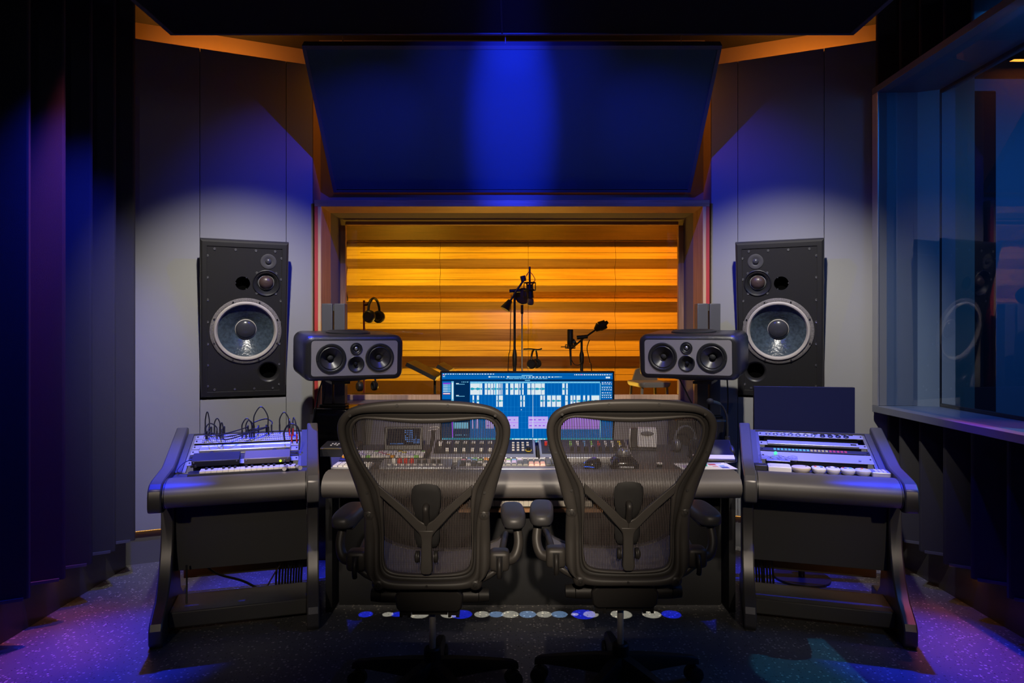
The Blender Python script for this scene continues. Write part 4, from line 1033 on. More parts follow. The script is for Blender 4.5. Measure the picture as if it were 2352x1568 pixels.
# ---- black controller with knob
bc = thing('black_controller', 'black desk controller with a big knob and gold edge beside the left rack desk', 'controller', (-0.876, 3.455, DKZ), (0, 0, math.radians(2)))
MB().prism([(0, 0), (0.16, 0), (0.16, 0.055), (0.006, 0.046), (0, 0.040)], -0.095, 0.095, 'x').build('body', BLACK, bc, bevel=0.002)
MB().b2((-0.094, -0.0015, 0.0385), (0.094, 0.0035, 0.0425)).build('gold_edge', mat('gold_edge', (0.6, 0.45, 0.2), 0.3, metal=0.8), bc)
MB().cyl((0.018, 0.075, 0.050), (0.018, 0.075, 0.071), 0.017, 0.016, 24).build('knob', BLACK, bc)
for x, y in ((-0.05, 0.05), (-0.035, 0.07), (-0.05, 0.09), (-0.02, 0.055), (-0.035, 0.095), (-0.018, 0.085), (0.05, 0.06), (0.055, 0.09)):
    z0 = 0.0462+(y-0.006)*0.0585; MB().b2((x-0.004, y-0.005, z0), (x+0.004, y+0.005, z0+0.003)).build('button', CM['white'], bc)
# ---- right half
wbx = thing('white_box', 'white upright box with a dark oval slot behind the right chair', 'box', (0.70, 3.64, DKZ), (0, 0, math.radians(-8)))
MB().prism(rrect(0.10, 0.10, 0.006, cx=0.02, cy=0.067), 0.0, 0.06, 'y').build('body', WHITE, wbx, bevel=0.003)
MB().b2((-0.065, 0.004, 0.012), (-0.0305, 0.056, 0.113)).build('black_side', BLACK, wbx, bevel=0.003)
MB().b2((-0.073, 0.004, 0.014), (-0.0655, 0.056, 0.112)).build('white_edge', WHITE, wbx, bevel=0.002)
mb = MB(); mb.ell((0.02, -0.001, 0.090), (0.034, 0.004, 0.013), 28, 8); mb.build('oval_slot', mat('slot_grey', (0.14, 0.13, 0.13), 0.6), wbx)
MB().b2((-0.073, -0.003, 0), (0.07, 0.07, 0.0115)).build('base', BLACK, wbx, bevel=0.002)
def headphones(name, label, cat, loc, rot, s=1.0, wall=False, m1=BLACK):
    r = thing(name, label, cat, loc, rot)
    mb = MB(); mb.torus((0, 0, 0.095*s), 0.078*s, 0.009*s, (0, 1, 0), 24, 8, PI*0.0, PI*1.0)
    # arc over the top
    mb = MB(); pts = [(0.078*s*math.cos(a), 0, 0.095*s+0.088*s*math.sin(a)) for a in [PI*k/10 for k in range(11)]]
    mb.tube(pts, 0.0085*s, n=8, sub=3); mb.build('headband', m1, r)
    for sx in (-1, 1):
        cp = MB().lathe([(0.001, -0.022*s), (0.030*s, -0.022*s), (0.040*s, -0.012*s), (0.042*s, 0.0), (0.042*s, 0.008*s), (0.001, 0.010*s)], (sx*0.070*s, 0, 0.062*s), (-sx, 0, 0), 24, caps=False).build('ear_cup', m1, r)
        MB().torus((sx*0.056*s, 0, 0.062*s), 0.030*s, 0.011*s, (1, 0, 0), 24, 8).build('ear_pad', BLACKM, cp)
        MB().tube([(sx*0.078*s, 0, 0.095*s), (sx*0.083*s, 0, 0.08*s), (sx*0.080*s, 0, 0.062*s)], 0.004*s, n=6).build('yoke', STEEL, cp)
    return r
hp = headphones('headphones', 'headphones standing on the desk right of the white box', 'headphones', (0.918, 3.62, DKZ+0.0005), (0, 0, math.radians(20)), 0.80, m1=mat('silver_black', (0.10, 0.10, 0.105), 0.3))
for ch in list(hp.children): ch.location = (0, 0, -0.016)
tb = thing('trackball', 'big black trackball behind the right chair', 'trackball', (0.523, 3.128, DKZ))
mb = MB(); mb.rings([[(a, b+0.078, z) for a, b in rrect(w, d, rr_)] for w, d, rr_, z in ((0.135, 0.138, 0.03, 0), (0.137, 0.14, 0.032, 0.01), (0.125, 0.13, 0.035, 0.025), (0.09, 0.10, 0.035, 0.045), (0.066, 0.07, 0.03, 0.052))]); mb.build('body', BLACKG, tb)
MB().torus((0, 0.078, 0.052), 0.034, 0.006, n=32).build('ball_ring', BLACK, tb)
MB().ell((0, 0.078, 0.060), 0.029, 24, 16).build('ball', mat('silver_ball', (0.25, 0.25, 0.27), 0.15, metal=0.6), tb)
MB().b2((-0.03, -0.006, 0.006), (0.035, 0.004, 0.014)).build('front_button', SILV, tb, bevel=0.002)
ms_ = thing('computer_mouse', 'black mouse glowing with a blue light strip behind the right chair', 'mouse', (0.357, 3.145, DKZ), (0, 0, math.radians(-25)))
mb = MB(); mb.rings([[(a, b+0.05, z) for a, b in rrect(w, d, rr_)] for w, d, rr_, z in ((0.066, 0.115, 0.03, 0), (0.068, 0.118, 0.033, 0.008), (0.062, 0.108, 0.03, 0.022), (0.048, 0.085, 0.023, 0.034), (0.026, 0.05, 0.012, 0.040))]); mb.build('body', BLACKG, ms_, ang=1.2)
MB().tube([(-0.022, -0.009, 0.010), (0, -0.0105, 0.011), (0.024, -0.0085, 0.010)], 0.0022, n=6).build('light_strip', EBLUE, ms_)
MB().tube([(-0.036, 0.03, 0.020), (-0.030, 0.06, 0.026), (-0.018, 0.09, 0.026)], 0.0018, n=6).build('side_light', EBLUE, ms_)
MB().lathe([(0.001, 0.042), (0.008, 0.0412), (0.009, 0.038)], (0, 0.07, 0), (0, 0, 1), 14, caps=False).build('scroll_light', emis('violet_led', (0.25, 0.12, 0.9), 0.7), ms_)
tag(MB().tube([(0.375, 3.213, DKZ+0.008), (0.33, 3.235, DKZ+0.005), (0.26, 3.245, DKZ+0.005), (0.44, 3.25, DKZ+0.005), (0.60, 3.26, DKZ+0.005)], 0.002, n=6).build('mouse_cable', CABLE), 'thin black mouse cable lying in front of the coloured button panel', 'cable')
ti = thing('small_tin', 'small round dark tin with a pale lid right of the trackball', 'tin', (0.69, 3.19, DKZ))
MB().cyl((0, 0, 0), (0, 0, 0.014), 0.014, n=24).build('body', BLACK, ti); MB().cyl((0, 0, 0.0142), (0, 0, 0.019), 0.0145, n=24).build('lid', WHITE, ti)
pp = thing('printed_sheet', 'white sheet printed with coloured blocks at the right front of the desk', 'paper', (0.905, 3.205, DKZ), (0, 0, math.radians(4)))
MB().b2((-0.128, -0.078, 0), (0.128, 0.078, 0.0008)).build('sheet', PAPER, pp, smooth=False)
for nm, x0, y0, x1, y1, c in (('red_print', 0.03, 0.02, 0.065, 0.05, RED), ('red_print', 0.035, -0.02, 0.06, 0.0, CM['salmon']), ('blue_print', 0.065, -0.055, 0.10, -0.02, CM['navy']), ('blue_print', 0.07, -0.01, 0.095, 0.01, CM['blue']), ('dark_print', -0.1, 0.055, 0.1, 0.063, CM['dark']), ('dark_print', -0.11, -0.05, -0.02, 0.03, CM['lilac'])):
    MB().b2((x0, y0, 0.0008), (x1, y1, 0.0011)).build(nm, c, pp, smooth=False)
tag(MB().prism([(-0.012, 0), (0.012, 0), (0.009, 0.006), (0.006, 0.03), (-0.006, 0.03), (-0.009, 0.006)], -0.014, 0.014, 'y').build('teal_stopper', CM['teal'], bevel=0.003), 'small turquoise rubber piece standing on the printed sheet', 'stopper', loc=(0.905, 3.21, DKZ+0.0015))
# ---- talkback tablet with gooseneck microphone
tk = thing('talkback_tablet', 'sloping touch screen console with lilac front strip near the right rack desk', 'tablet', (0.982, 3.31, DKZ), (0, 0, math.radians(-5)))
MB().prism([(0, 0), (0.15, 0), (0.14, 0.085), (0.125, 0.09), (0.004, 0.014), (0, 0.010)], -0.10, 0.10, 'x').build('body', BLACK, tk, bevel=0.003)
M3 = Matrix.Translation((0, 0.004, 0.0145)) @ Matrix.Rotation(math.atan2(0.076, 0.121), 4, 'X')
MB(M=M3).b2((-0.098, 0.0, 0.0), (0.098, 0.028, 0.0015)).build('front_strip', mat('lilac_strip', (0.55, 0.5, 0.55), 0.4), tk)
MB(M=M3).b2((-0.096, 0.030, 0.0), (0.096, 0.138, 0.0015)).build('screen', BLACKG, tk)
MB().ell((0.098, 0.10, 0.035), (0.02, 0.06, 0.034), 20, 12).build('side_cheek', BLACK, tk)
gm_ = thing('gooseneck_microphone', 'dark gooseneck microphone bending left above the touch screen console', 'microphone', (1.105, 3.50, DKZ))
MB().cyl((0, 0, 0), (0, 0, 0.095), 0.016, 0.012, 16).build('base_sleeve', BLACK, gm_)
MB().tube([(0, 0, 0.095), (0.0, 0, 0.16), (-0.008, -0.005, 0.21), (-0.03, -0.012, 0.25), (-0.05, -0.02, 0.265)], 0.0055, n=10).build('gooseneck', BLACK, gm_)
MB().tube([(-0.045, -0.018, 0.262), (-0.062, -0.024, 0.270), (-0.085, -0.032, 0.276)], 0.0085, n=12).build('capsule_body', mat('teal_tinted_metal', (0.05, 0.07, 0.08), 0.3, metal=0.5), gm_)
MB().ell((-0.100, -0.037, 0.279), (0.018, 0.016, 0.016), 18, 12).build('foam_windshield', BLACKM, gm_)
tag(MB().tube([(1.108, 3.478, DKZ+0.012), (1.116, 3.44, DKZ+0.012), (1.105, 3.36, DKZ+0.004), (1.075, 3.285, DKZ+0.004), (1.02, 3.28, DKZ+0.004)], 0.003, n=6).build('console_cable', CABLE), 'black cable curling from the touch screen console', 'cable')
# ============================================================ RACKS
def on_slope(right, x, u, h=0.0):
    ca, sa = math.cos(TIL), math.sin(TIL)
    return sloc(right, x, S0[0]+u*ca-h*sa, S0[1]-0.008+u*sa+h*ca)
def rack(right, u, hu, label, m, name='rack_unit', depth=0.075, up=0.004):
    """front panel lying on the rails: local x across, y up the slope, z outwards"""
    r = thing(name, label, 'rack equipment', on_slope(right, SW/2, u, 0.0005), (TIL, 0, syaw(right)), 'units in the %s rack' % ('right' if right else 'left'))
    MB().b2((-0.2415, 0.001, 0.0), (0.2415, hu-0.001, up)).build('front_panel', m, r, bevel=0.001)
    MB().b2((-0.215, 0.004, -depth), (0.215, hu-0.004, -0.0005)).build('chassis', BLACK, r, smooth=False)
    for x in (-0.232, 0.232): MB().cyl((x, hu/2, up), (x, hu/2, up+0.003), 0.004, n=10).build('rack_screw', BLACK, r)
    return r
def knob(r, x, y, rad, h, m=BLACK, z=0.004, name='knob'):
    return MB().cyl((x, y, z), (x, y, z+h), rad, rad*0.88, 18).build(name, m, r)
# ---- left rack, from the back down
for u, lab in ((0.322, 'patch bay at the top of the left rack, cables plugged in'), (0.276, 'patch bay second from the top of the left rack')):
    r = rack(False, u, 0.044, lab, RACKS, 'patch_bay', depth=0.035)
    m = MB()
    for j in range(2):
        for i in range(48): m.cyl((-0.205+i*0.00872, 0.012+j*0.018, 0.004), (-0.205+i*0.00872, 0.012+j*0.018, 0.0055), 0.0027, n=6)
    m.build('jack_holes', BLACKM, r)
    MB().b2((-0.205, 0.0205, 0.004), (0.205, 0.0235, 0.0046)).build('label_strip', WHITE, r)
r = rack(False, 0.215, 0.044, 'silver rounded rack unit below the patch bays', RACKS, 'preamplifier')
mb = MB(); mb.tube([(-0.20, 0.022, -0.004), (0.20, 0.022, -0.004)], 0.016, n=16, smooth=False); mb.build('rounded_front', SILV, r)
r = rack(False, 0.162, 0.048, 'silver rack unit with a brown lower front in the left rack', RACKS, 'preamplifier')
MB().b2((-0.205, 0.004, 0.004), (0.205, 0.044, 0.022)).build('raised_front', SILV, r, bevel=0.004)
for k in range(10): MB().b2((-0.02+k*0.006, 0.012, 0.022), (-0.018+k*0.006, 0.036, 0.0226)).build('vent_slit', BLACKM, r)
r = rack(False, 0.106, 0.050, 'black rack unit with tall knobs and a blue board in the left rack', BLACK, 'channel_strip')
for x in (-0.145, 0.132, 0.188): knob(r, x, 0.028, 0.010, 0.024)
for x in (-0.18, -0.1, 0.165, 0.20): knob(r, x, 0.02, 0.005, 0.012, STEEL)
MB().b2((-0.12, 0.010, 0.004), (-0.06, 0.040, 0.010)).build('display_board', mat('blue_board', (0.1, 0.16, 0.35), 0.4), r)
MB().b2((0.0, 0.012, 0.004), (0.05, 0.036, 0.007)).build('blue_window', mat('blue_window', (0.02, 0.15, 0.3), 0.3), r)
r = rack(False, 0.058, 0.044, 'blank silver rack panel at the foot of the left rack', RACKS, 'blanking_plate')
# two half rack boxes lying on the panel
for x, m, lab, led in ((-0.115, BLACK, 'black half width box lying on the left rack, nearest the wall side', 0), (0.105, mat('taupe_metal', (0.16, 0.14, 0.12), 0.45, metal=0.4), 'taupe half width box with a green light on the left rack', 1)):
    r = thing('small_amplifier', lab, 'audio box', on_slope(False, SW/2+x, 0.022, 0.0165), (TIL, 0, syaw(False)), 'half width boxes on the left rack')
    MB().b2((-0.1, 0, 0), (0.1, 0.078, 0.028)).build('case', m, r, bevel=0.002)
    MB().b2((-0.099, -0.003, 0.001), (0.099, -0.0002, 0.027)).build('face_plate', m, r, bevel=0.001)
    for sx in (-1, 1): MB().cyl((sx*0.09, -0.003, 0.022), (sx*0.09, -0.0055, 0.022), 0.003, n=8).build('screw', STEEL, r)
    if led:
        MB().cyl((0.058, -0.003, 0.011), (0.058, -0.007, 0.011), 0.0055, n=12).build('green_light', EYEL, r)
        MB().cyl((0.076, -0.003, 0.013), (0.076, -0.012, 0.013), 0.0045, n=10).build('switch', STEEL, r)
# mini piano keyboard on the work surface
WSZ = DZ+0.0006
r = thing('mini_piano_keyboard', 'mini piano keyboard lying on the front of the left rack desk', 'keyboard', sloc(False, 0.345, 0.196, WSZ), (0, 0, syaw(False)+0.02))
MB().b2((-0.228, 0.0, 0.0), (0.228, 0.075, 0.014)).build('case', BLACK, r, bevel=0.002)
for k in range(17):
    x = -0.18+k*0.0235; MB().b2((x, -0.001, 0.0142), (x+0.0228, 0.060, 0.024)).build('white_key', KEYW, r, bevel=0.001)
for k in range(17):
    if k % 7 in (1, 2, 4, 5, 6): x = -0.18+k*0.0235-0.005; MB().b2((x, 0.030, 0.0243), (x+0.010, 0.060, 0.030)).build('black_key', BLACK, r)
for x in (-0.215, -0.2): knob(r, x, 0.04, 0.006, 0.010, BLACK, 0.035)
tag(MB().tube([sloc(False, 0.118, 0.23, WSZ+0.010), sloc(False, 0.085, 0.235, WSZ+0.012), sloc(False, 0.065, 0.265, WSZ+0.02), sloc(False, 0.085, 0.31, 0.70), sloc(False, 0.125, 0.34, 0.712)], 0.0022, n=6).build('usb_cable', CABLE), 'thin black cable looping out of the left end of the mini keyboard', 'cable')
for x, a, lab in ((0.520, -0.15, 'silver microphone plug lying by the right end of the mini keyboard'), (0.578, 0.35, 'silver microphone plug lying against the inner arm of the left rack desk')):
    r = thing('microphone_plug', lab, 'plug', sloc(False, x, 0.165, 0.6800), (0, 0, syaw(False)+a))
    MB().cyl((0, -0.02, 0), (0, 0.018, 0), 0.0092, n=16).build('barrel', CHROME, r); MB().lathe([(0.0096, -0.0205), (0.0096, -0.012), (0.0093, -0.011)], (0, 0, 0), (0, 1, 0), 16, caps=False).build('collar', STEEL, r)
    MB().cyl((0, 0.018, 0), (0, 0.045, 0), 0.008, 0.0045, 12).build('boot', BLACK, r)
# ---- patch cables
def xl(c): return 0.0915+(c-400)/1400*0.483
def patch(c0, u0, c1, u1, h, lab, col=BLACK, dr=0.0, n=1):
    r = thing('patch_cable', lab, 'cable', on_slope(False, xl((c0+c1)/2), (u0+u1)/2), (0, 0, 0), 'patch cables on the left rack')
    o = Vector(r.location)
    a = Vector(on_slope(False, xl(c0), u0, 0.0135)); b = Vector(on_slope(False, xl(c1), u1, 0.0135)); up = Vector((0, -math.sin(TIL)*0.6, 0.9)).normalized()
    for p in (a, b):
        q = p+Vector((0, 0, 0.038)); MB().cyl(p-o, q-o, 0.0036, 0.0040, 10).build('plug', col, r)
    h *= 1.35 if h > 0 else 1
    a2 = a+Vector((0, 0, 0.038)); b2 = b+Vector((0, 0, 0.038)); m1 = a2.lerp(b2, 0.25)+Vector((0, dr, h*0.85)); m2 = a2.lerp(b2, 0.75)+Vector((0, dr, h*0.85))
    mid = a2.lerp(b2, 0.5)+Vector((0, dr*1.6, h))
    pts = [a2, a2+Vector((0, dr*0.3, h*0.45)), m1, mid, m2, b2+Vector((0, dr*0.3, h*0.45)), b2]
    MB().tube([p-o for p in pts], 0.003, n=6, sub=5).build('lead', CABLE, r)
T, Bq = 0.350, 0.300
PC = [(520, T, 572, T, 0.055, 'tall narrow loop of patch cable at the left end of the left rack', BLACK, -0.0),
      (548, Bq, 690, Bq, 0.030, 'patch cable arching between the first two plug pairs on the left rack', BLACK, -0.01),
      (640, T, 712, T, 0.030, 'low patch cable loop second from the left on the left rack', BLACK, 0.0),
      (738, Bq, 768, Bq, 0.030, 'narrow patch cable hoop left of the middle of the left rack', BLACK, 0.0),
      (560, Bq, 1090, T, -0.015, 'long patch cable swooping low from the left plugs to the middle', BLACK, -0.098),
      (600, T, 1340, T, -0.028, 'longest patch cable swooping across the left rack to the right plugs', BLACK, -0.112),
      (772, T, 1232, T, -0.040, 'patch cable dipping in front of the silver units of the left rack', BLACK, -0.118),
      (1022, Bq, 1150, Bq, 0.042, 'patch cable arch over the middle plugs of the left rack', BLACK, 0.0),
      (1075, Bq, 1180, Bq, 0.036, 'second patch cable arch over the middle plugs of the left rack', BLACK, -0.012),
      (1170, T, 1362, T, 0.068, 'tallest patch cable arch right of the middle of the left rack', BLACK, 0.0),
      (1125, Bq, 1374, 0.325, 0.002, 'slanting patch cable from the middle to the right plugs of the left rack', BLACK, -0.02),
      (1150, T, 1412, T, 0.018, 'broad patch cable arch ending at the rightmost dark plugs', BLACK, 0.035),
      (1525, T, 1650, T, 0.045, 'patch cable arch left of the red plugs', BLACK, 0.0),
      (1668, Bq, 1700, 0.235, 0.045, 'patch cable with a red plug standing at the right of the left rack', RED, -0.01),
      (1715, Bq, 1770, 0.235, 0.050, 'patch cable with a red plug leaning over the right end of the left rack', RED, -0.01)]
for p in PC: patch(*p)
tag(MB().tube([on_slope(False, xl(1610), 0.195, 0.035), on_slope(False, xl(1605), 0.195, 0.09), on_slope(False, xl(1680), 0.19, 0.13), on_slope(False, xl(1780), 0.18, 0.12), on_slope(False, xl(1812), 0.165, 0.07), on_slope(False, xl(1805), 0.135, 0.018)], 0.0042, n=8).build('microphone_cable', CABLE), 'thick black cable arching over the right end of the left rack', 'cable')
# ---- right rack
r = rack(True, 0.322, 0.044, 'connector panel with round sockets at the top of the right rack', RACKS, 'connector_panel', depth=0.035)
for k in range(11):
    x = -0.195+k*0.0355+(0.006 if k > 6 else 0)
    c = MB().lathe([(0.0125, 0.0), (0.0125, 0.004), (0.009, 0.006), (0.008, 0.002), (0.001, 0.001)], (x, 0.016, 0.004), (0, 0, 1), 18, caps=False).build('socket', STEEL if k < 7 else BLACK, r)
for k in range(13): MB().b2((-0.205+k*0.032, 0.034, 0.004), (-0.185+k*0.032, 0.039, 0.0055)).build('label_tab', WHITE if k < 7 else BLACK, r)
r = rack(True, 0.222, 0.040, 'silver rack unit with a brown underside in the right rack', RACKS, 'power_amplifier')
MB().b2((-0.205, 0.0, 0.004), (0.205, 0.038, 0.012)).build('raised_front', SILV, r, bevel=0.002)
MB().b2((0.17, 0.012, 0.0121), (0.195, 0.026, 0.0128)).build('display', BLACKG, r)
r = rack(True, 0.160, 0.034, 'slim level meter with a row of green to red lamps in the right rack', BLACK, 'level_meter')
gl, rl = mat('green_lamp', (0.1, 0.35, 0.25), 0.4, emit=(0.05, 0.4, 0.25), estr=0.35), mat('red_lamp', (0.4, 0.05, 0.08), 0.4, emit=(0.5, 0.03, 0.05), estr=0.3)
yl = mat('yellow_lamp', (0.4, 0.35, 0.1), 0.4, emit=(0.4, 0.3, 0.05), estr=0.3)
for k in range(20):
    x = -0.18+k*0.0165; MB().b2((x, 0.010, 0.004), (x+0.011, 0.016, 0.0052)).b2((x, 0.020, 0.004), (x+0.011, 0.026, 0.0052)).build('lamp_pair', gl if k < 10 else (yl if k < 15 else rl), r)
r = rack(True, 0.070, 0.083, 'wide blank silver panel with one green light in the right rack', RACKS, 'blanking_plate', depth=0.05)
MB().ell((-0.175, 0.055, 0.010), (0.008, 0.008, 0.009), 14, 10).build('green_light', ECYG, r)
knob(r, 0.185, 0.022, 0.007, 0.004, STEEL)
# plastic bag and remotes
r = thing('plastic_bag', 'crumpled clear plastic bag lying on the left end of the right rack', 'bag', on_slope(True, 0.50, 0.045, 0.0135), (TIL, 0, syaw(True)))
mb = MB(); rg = []
for j in range(9):
    rg.append([(-0.085+0.17*i/20, -0.03+0.075*j/8+0.008*math.sin(i*0.8), 0.001+0.016*abs(math.sin(i*1.3+j*0.9))*math.sin(PI*j/8)*math.sin(PI*i/20)+rnd.uniform(0, 0.004)) for i in range(21)])
for j in range(8):
    for i in range(20): mb.quad(rg[j][i], rg[j][i+1], rg[j+1][i+1], rg[j+1][i])
o = mb.build('film', glass_mat('bag_film', (0.8, 0.8, 0.85), 2.2), r, ang=0.2)
MB().b2((-0.055, -0.012, 0.0005), (0.05, 0.006, 0.004)).build('contents', SILV, r, bevel=0.002)
def remote(x, w, d, h, shape, m, lab, btn, yaw=0.0, nm='remote_control', cat='remote control'):
    r = thing(nm, lab, cat, sloc(True, x, 0.236, WSZ), (0, 0, syaw(True)+yaw), 'row of remotes on the right rack desk' if nm == 'remote_control' else None)
    if shape == 'box': MB().b2((-w/2, -d/2, 0), (w/2, d/2, h)).build('case', m, r, bevel=0.004, seg=3)
    else:
        rad = min(w, d)/2*0.96 if shape == 'oval' else min(w, d)*0.36
        mb = MB(); mb.rings([[(a, b, z) for a, b in rrect(w*f, d*f, rad*f, 6)] for f, z in ((0.72, 0), (0.9, h*0.35), (1.0, h*0.75), (0.98, h*0.92), (0.90, h))]); mb.build('case', m, r, ang=0.8)
    for bx, by, bw, bd, c in btn: MB().b2((bx-bw/2, by-bd/2, h), (bx+bw/2, by+bd/2, h+0.0022)).build('button', CM[c], r)
    return r
remote(0.584, 0.055, 0.06, 0.026, 'box', BLACK, 'small black box at the left end of the row of remotes', [(0, 0, 0.02, 0.02, 'dark')], nm='small_black_box', cat='box')
remote(0.505, 0.098, 0.085, 0.024, 'box', WHITE, 'white rectangular tray left of the oval remote', [(0, 0, 0.08, 0.065, 'white')])
remote(0.413, 0.083, 0.08, 0.024, 'oval', CREAM, 'cream oval remote, largest of the rounded ones', [(0.022, 0.008, 0.006, 0.006, 'dark')])
remote(0.340, 0.056, 0.085, 0.024, 'r', WHITE, 'white square remote with a pale green rim', [(-0.012, 0.02, 0.010, 0.008, 'red'), (0.012, 0.02, 0.014, 0.007, 'blue'), (-0.012, 0.0, 0.010, 0.006, 'yellow'), (0.012, 0, 0.01, 0.006, 'dark')])
remote(0.281, 0.057, 0.08, 0.024, 'oval', WHITE, 'white oval remote with two dark buttons', [(-0.014, 0.012, 0.010, 0.008, 'dark'), (0.014, 0.012, 0.010, 0.008, 'dark'), (0, 0.026, 0.012, 0.008, 'white')])
remote(0.221, 0.058, 0.08, 0.024, 'oval', WHITE, 'white oval remote with red, blue and green buttons', [(-0.016, 0.02, 0.01, 0.006, 'red'), (0.014, 0.022, 0.01, 0.006, 'blue'), (-0.01, 0.004, 0.012, 0.006, 'navy'), (0.012, 0.006, 0.012, 0.006, 'green')])
remote(0.161, 0.062, 0.08, 0.024, 'oval', WHITE, 'white oval remote with yellow buttons', [(-0.016, 0.01, 0.009, 0.007, 'yellow'), (0, 0.008, 0.009, 0.007, 'yellow'), (0.016, 0.01, 0.009, 0.007, 'yellow'), (0, 0.026, 0.012, 0.006, 'red'), (-0.01, -0.012, 0.008, 0.006, 'yellow')])
remote(0.094, 0.074, 0.078, 0.022, 'box', SILV, 'square grey remote at the outer end of the row', [(-0.016+0.016*i, -0.02+0.02*j, 0.012, 0.014, 'white') for i in range(3) for j in range(3)])
# blank display behind the right rack desk
p = sloc(True, 0.345, 0.715, 0)
r = thing('blank_display', 'large blank navy display standing behind the right rack desk', 'monitor', p, (math.radians(0), 0, syaw(True)+math.radians(9)))
MB().b2((-0.248, 0.002, 0.70), (0.248, 0.028, 1.003)).build('housing', BLACK, r, bevel=0.003)
MB().b2((-0.2475, 0.0, 0.7005), (0.2475, 0.0017, 1.0025)).build('screen', LCDN, r, smooth=False)
MB().cyl((0, 0.045, 0.012), (0, 0.045, 0.88), 0.016, n=14).build('pole', BLACK, r); MB().cyl((0, 0.045, 0), (0, 0.045, 0.012), 0.14, n=30).build('floor_base', BLACK, r)
# ---- cables under the rack desks
for right, xs_, lab in ((False, [0.475, 0.489, 0.503, 0.516, 0.529, 0.542, 0.555, 0.567, 0.579, 0.591], 'left'), (True, [0.520, 0.533, 0.546, 0.559, 0.571, 0.583, 0.595], 'right')):
    for k, x in enumerate(xs_):
        yk = 0.43+0.014*(k % 4); pts = [sloc(right, x, yk, 0.58), sloc(right, x-0.004, yk-0.01, 0.40), sloc(right, x+0.003, yk, 0.25), sloc(right, x-0.004, yk+0.006, 0.12), sloc(right, x-0.008, yk, 0.007)]
        tag(MB().tube(pts, 0.005, n=7, sub=4).build('hanging_cable', CABLE), 'black cable in the bundle hanging under the %s rack desk' % lab, 'cable', 'bundle of cables under the %s rack desk' % lab)
for pts, lab in (([sloc(False, 0.14, 0.40, 0.24), sloc(False, 0.20, 0.42, 0.16), sloc(False, 0.32, 0.445, 0.10), sloc(False, 0.40, 0.44, 0.05), sloc(False, 0.46, 0.45, 0.012)], 'thick dark cable drooping across the opening under the left rack desk'),
                 ([sloc(False, 0.30, 0.40, 0.25), sloc(False, 0.36, 0.42, 0.215), sloc(False, 0.44, 0.44, 0.21), sloc(False, 0.50, 0.45, 0.215)], 'dark cable running just below the front panel of the left rack desk'),
                 ([sloc(False, 0.52, 0.44, 0.20), sloc(False, 0.47, 0.42, 0.14), sloc(False, 0.42, 0.39, 0.06), sloc(False, 0.39, 0.38, 0.007)], 'dark cable curving down to the floor beside the left cable bundle'),
                 ([sloc(False, 0.105, 0.25, 0.26), sloc(False, 0.108, 0.24, 0.18), sloc(False, 0.11, 0.22, 0.115), sloc(False, 0.112, 0.215, 0.103)], 'thin cord hanging at the outer leg of the left rack desk')):
    tag(MB().tube(pts, 0.0055 if 'thick' in lab else 0.0038, n=8).build('loose_cable', CABLE), lab, 'cable', 'loose cables under the left rack desk')
r = thing('power_strip', 'black power strip lying under the left cable bundle', 'power strip', sloc(False, 0.53, 0.395, 0), (0, 0, syaw(False)+0.1))
MB().b2((-0.07, -0.02, 0), (0.07, 0.02, 0.035)).build('case', BLACK, r, bevel=0.004)
for k in range(3): MB().cyl((-0.045+k*0.045, 0, 0.035), (-0.045+k*0.045, 0, 0.038), 0.014, n=16).build('outlet', BLACKM, r)

# ============================================================ LIVE ROOM THINGS
s5 = F/5.2
def lx(px): return (px-1176)/s5
def lz(py): return EYE-(py-HOR)/s5
def tripod(r, h=0.0, n=3, rad=0.0095, m=BLACK, R=0.215):
    for k in range(n):
        a = 2*PI*k/n+0.5
        MB().tube([(0.0, 0, 0.22), (R*math.cos(a), R*math.sin(a), 0.012)], rad*0.8, n=8, smooth=False).build('leg', m, r)
# tall boom stand
X0 = lx(1182); r = thing('microphone_stand', 'tall black boom microphone stand in the middle of the live room', 'microphone stand', (X0, 5.2, 0), (0, 0, 0))
tripod(r); V = lambda px, py, d=0.0: Vector((lx(px)-X0, d, lz(py)))
MB().cyl((0, 0, 0.2), (0, 0, lz(812)), 0.013, n=14).build('lower_tube', BLACK, r)
MB().lathe([(0.010, lz(845)), (0.017, lz(838)), (0.018, lz(815)), (0.011, lz(802))], n=14).build('grip', BLACK, r)
MB().cyl((0, 0, lz(812)), (0, 0, lz(668)), 0.009, n=12).build('upper_tube', BLACK, r)
MB().cyl(V(1170, 669, -0.02), V(1195, 667, -0.02), 0.014, n=14).build('clutch', BLACK, r)
MB().tube([V(1166, 702, -0.05), V(1186, 668, -0.03), V(1207, 638, -0.02)], 0.008, n=10, smooth=False).build('boom', BLACK, r)
mb = MB(); a_ = V(1160, 711, -0.06); b_ = V(1172, 690, -0.05); mb.cyl(a_, b_, 0.040, 0.016, 18); mb.build('counterweight', BLACK, r)
MB().cyl(V(1203, 646, -0.02), V(1200, 634, -0.02), 0.02, n=12).build('swivel', BLACK, r)
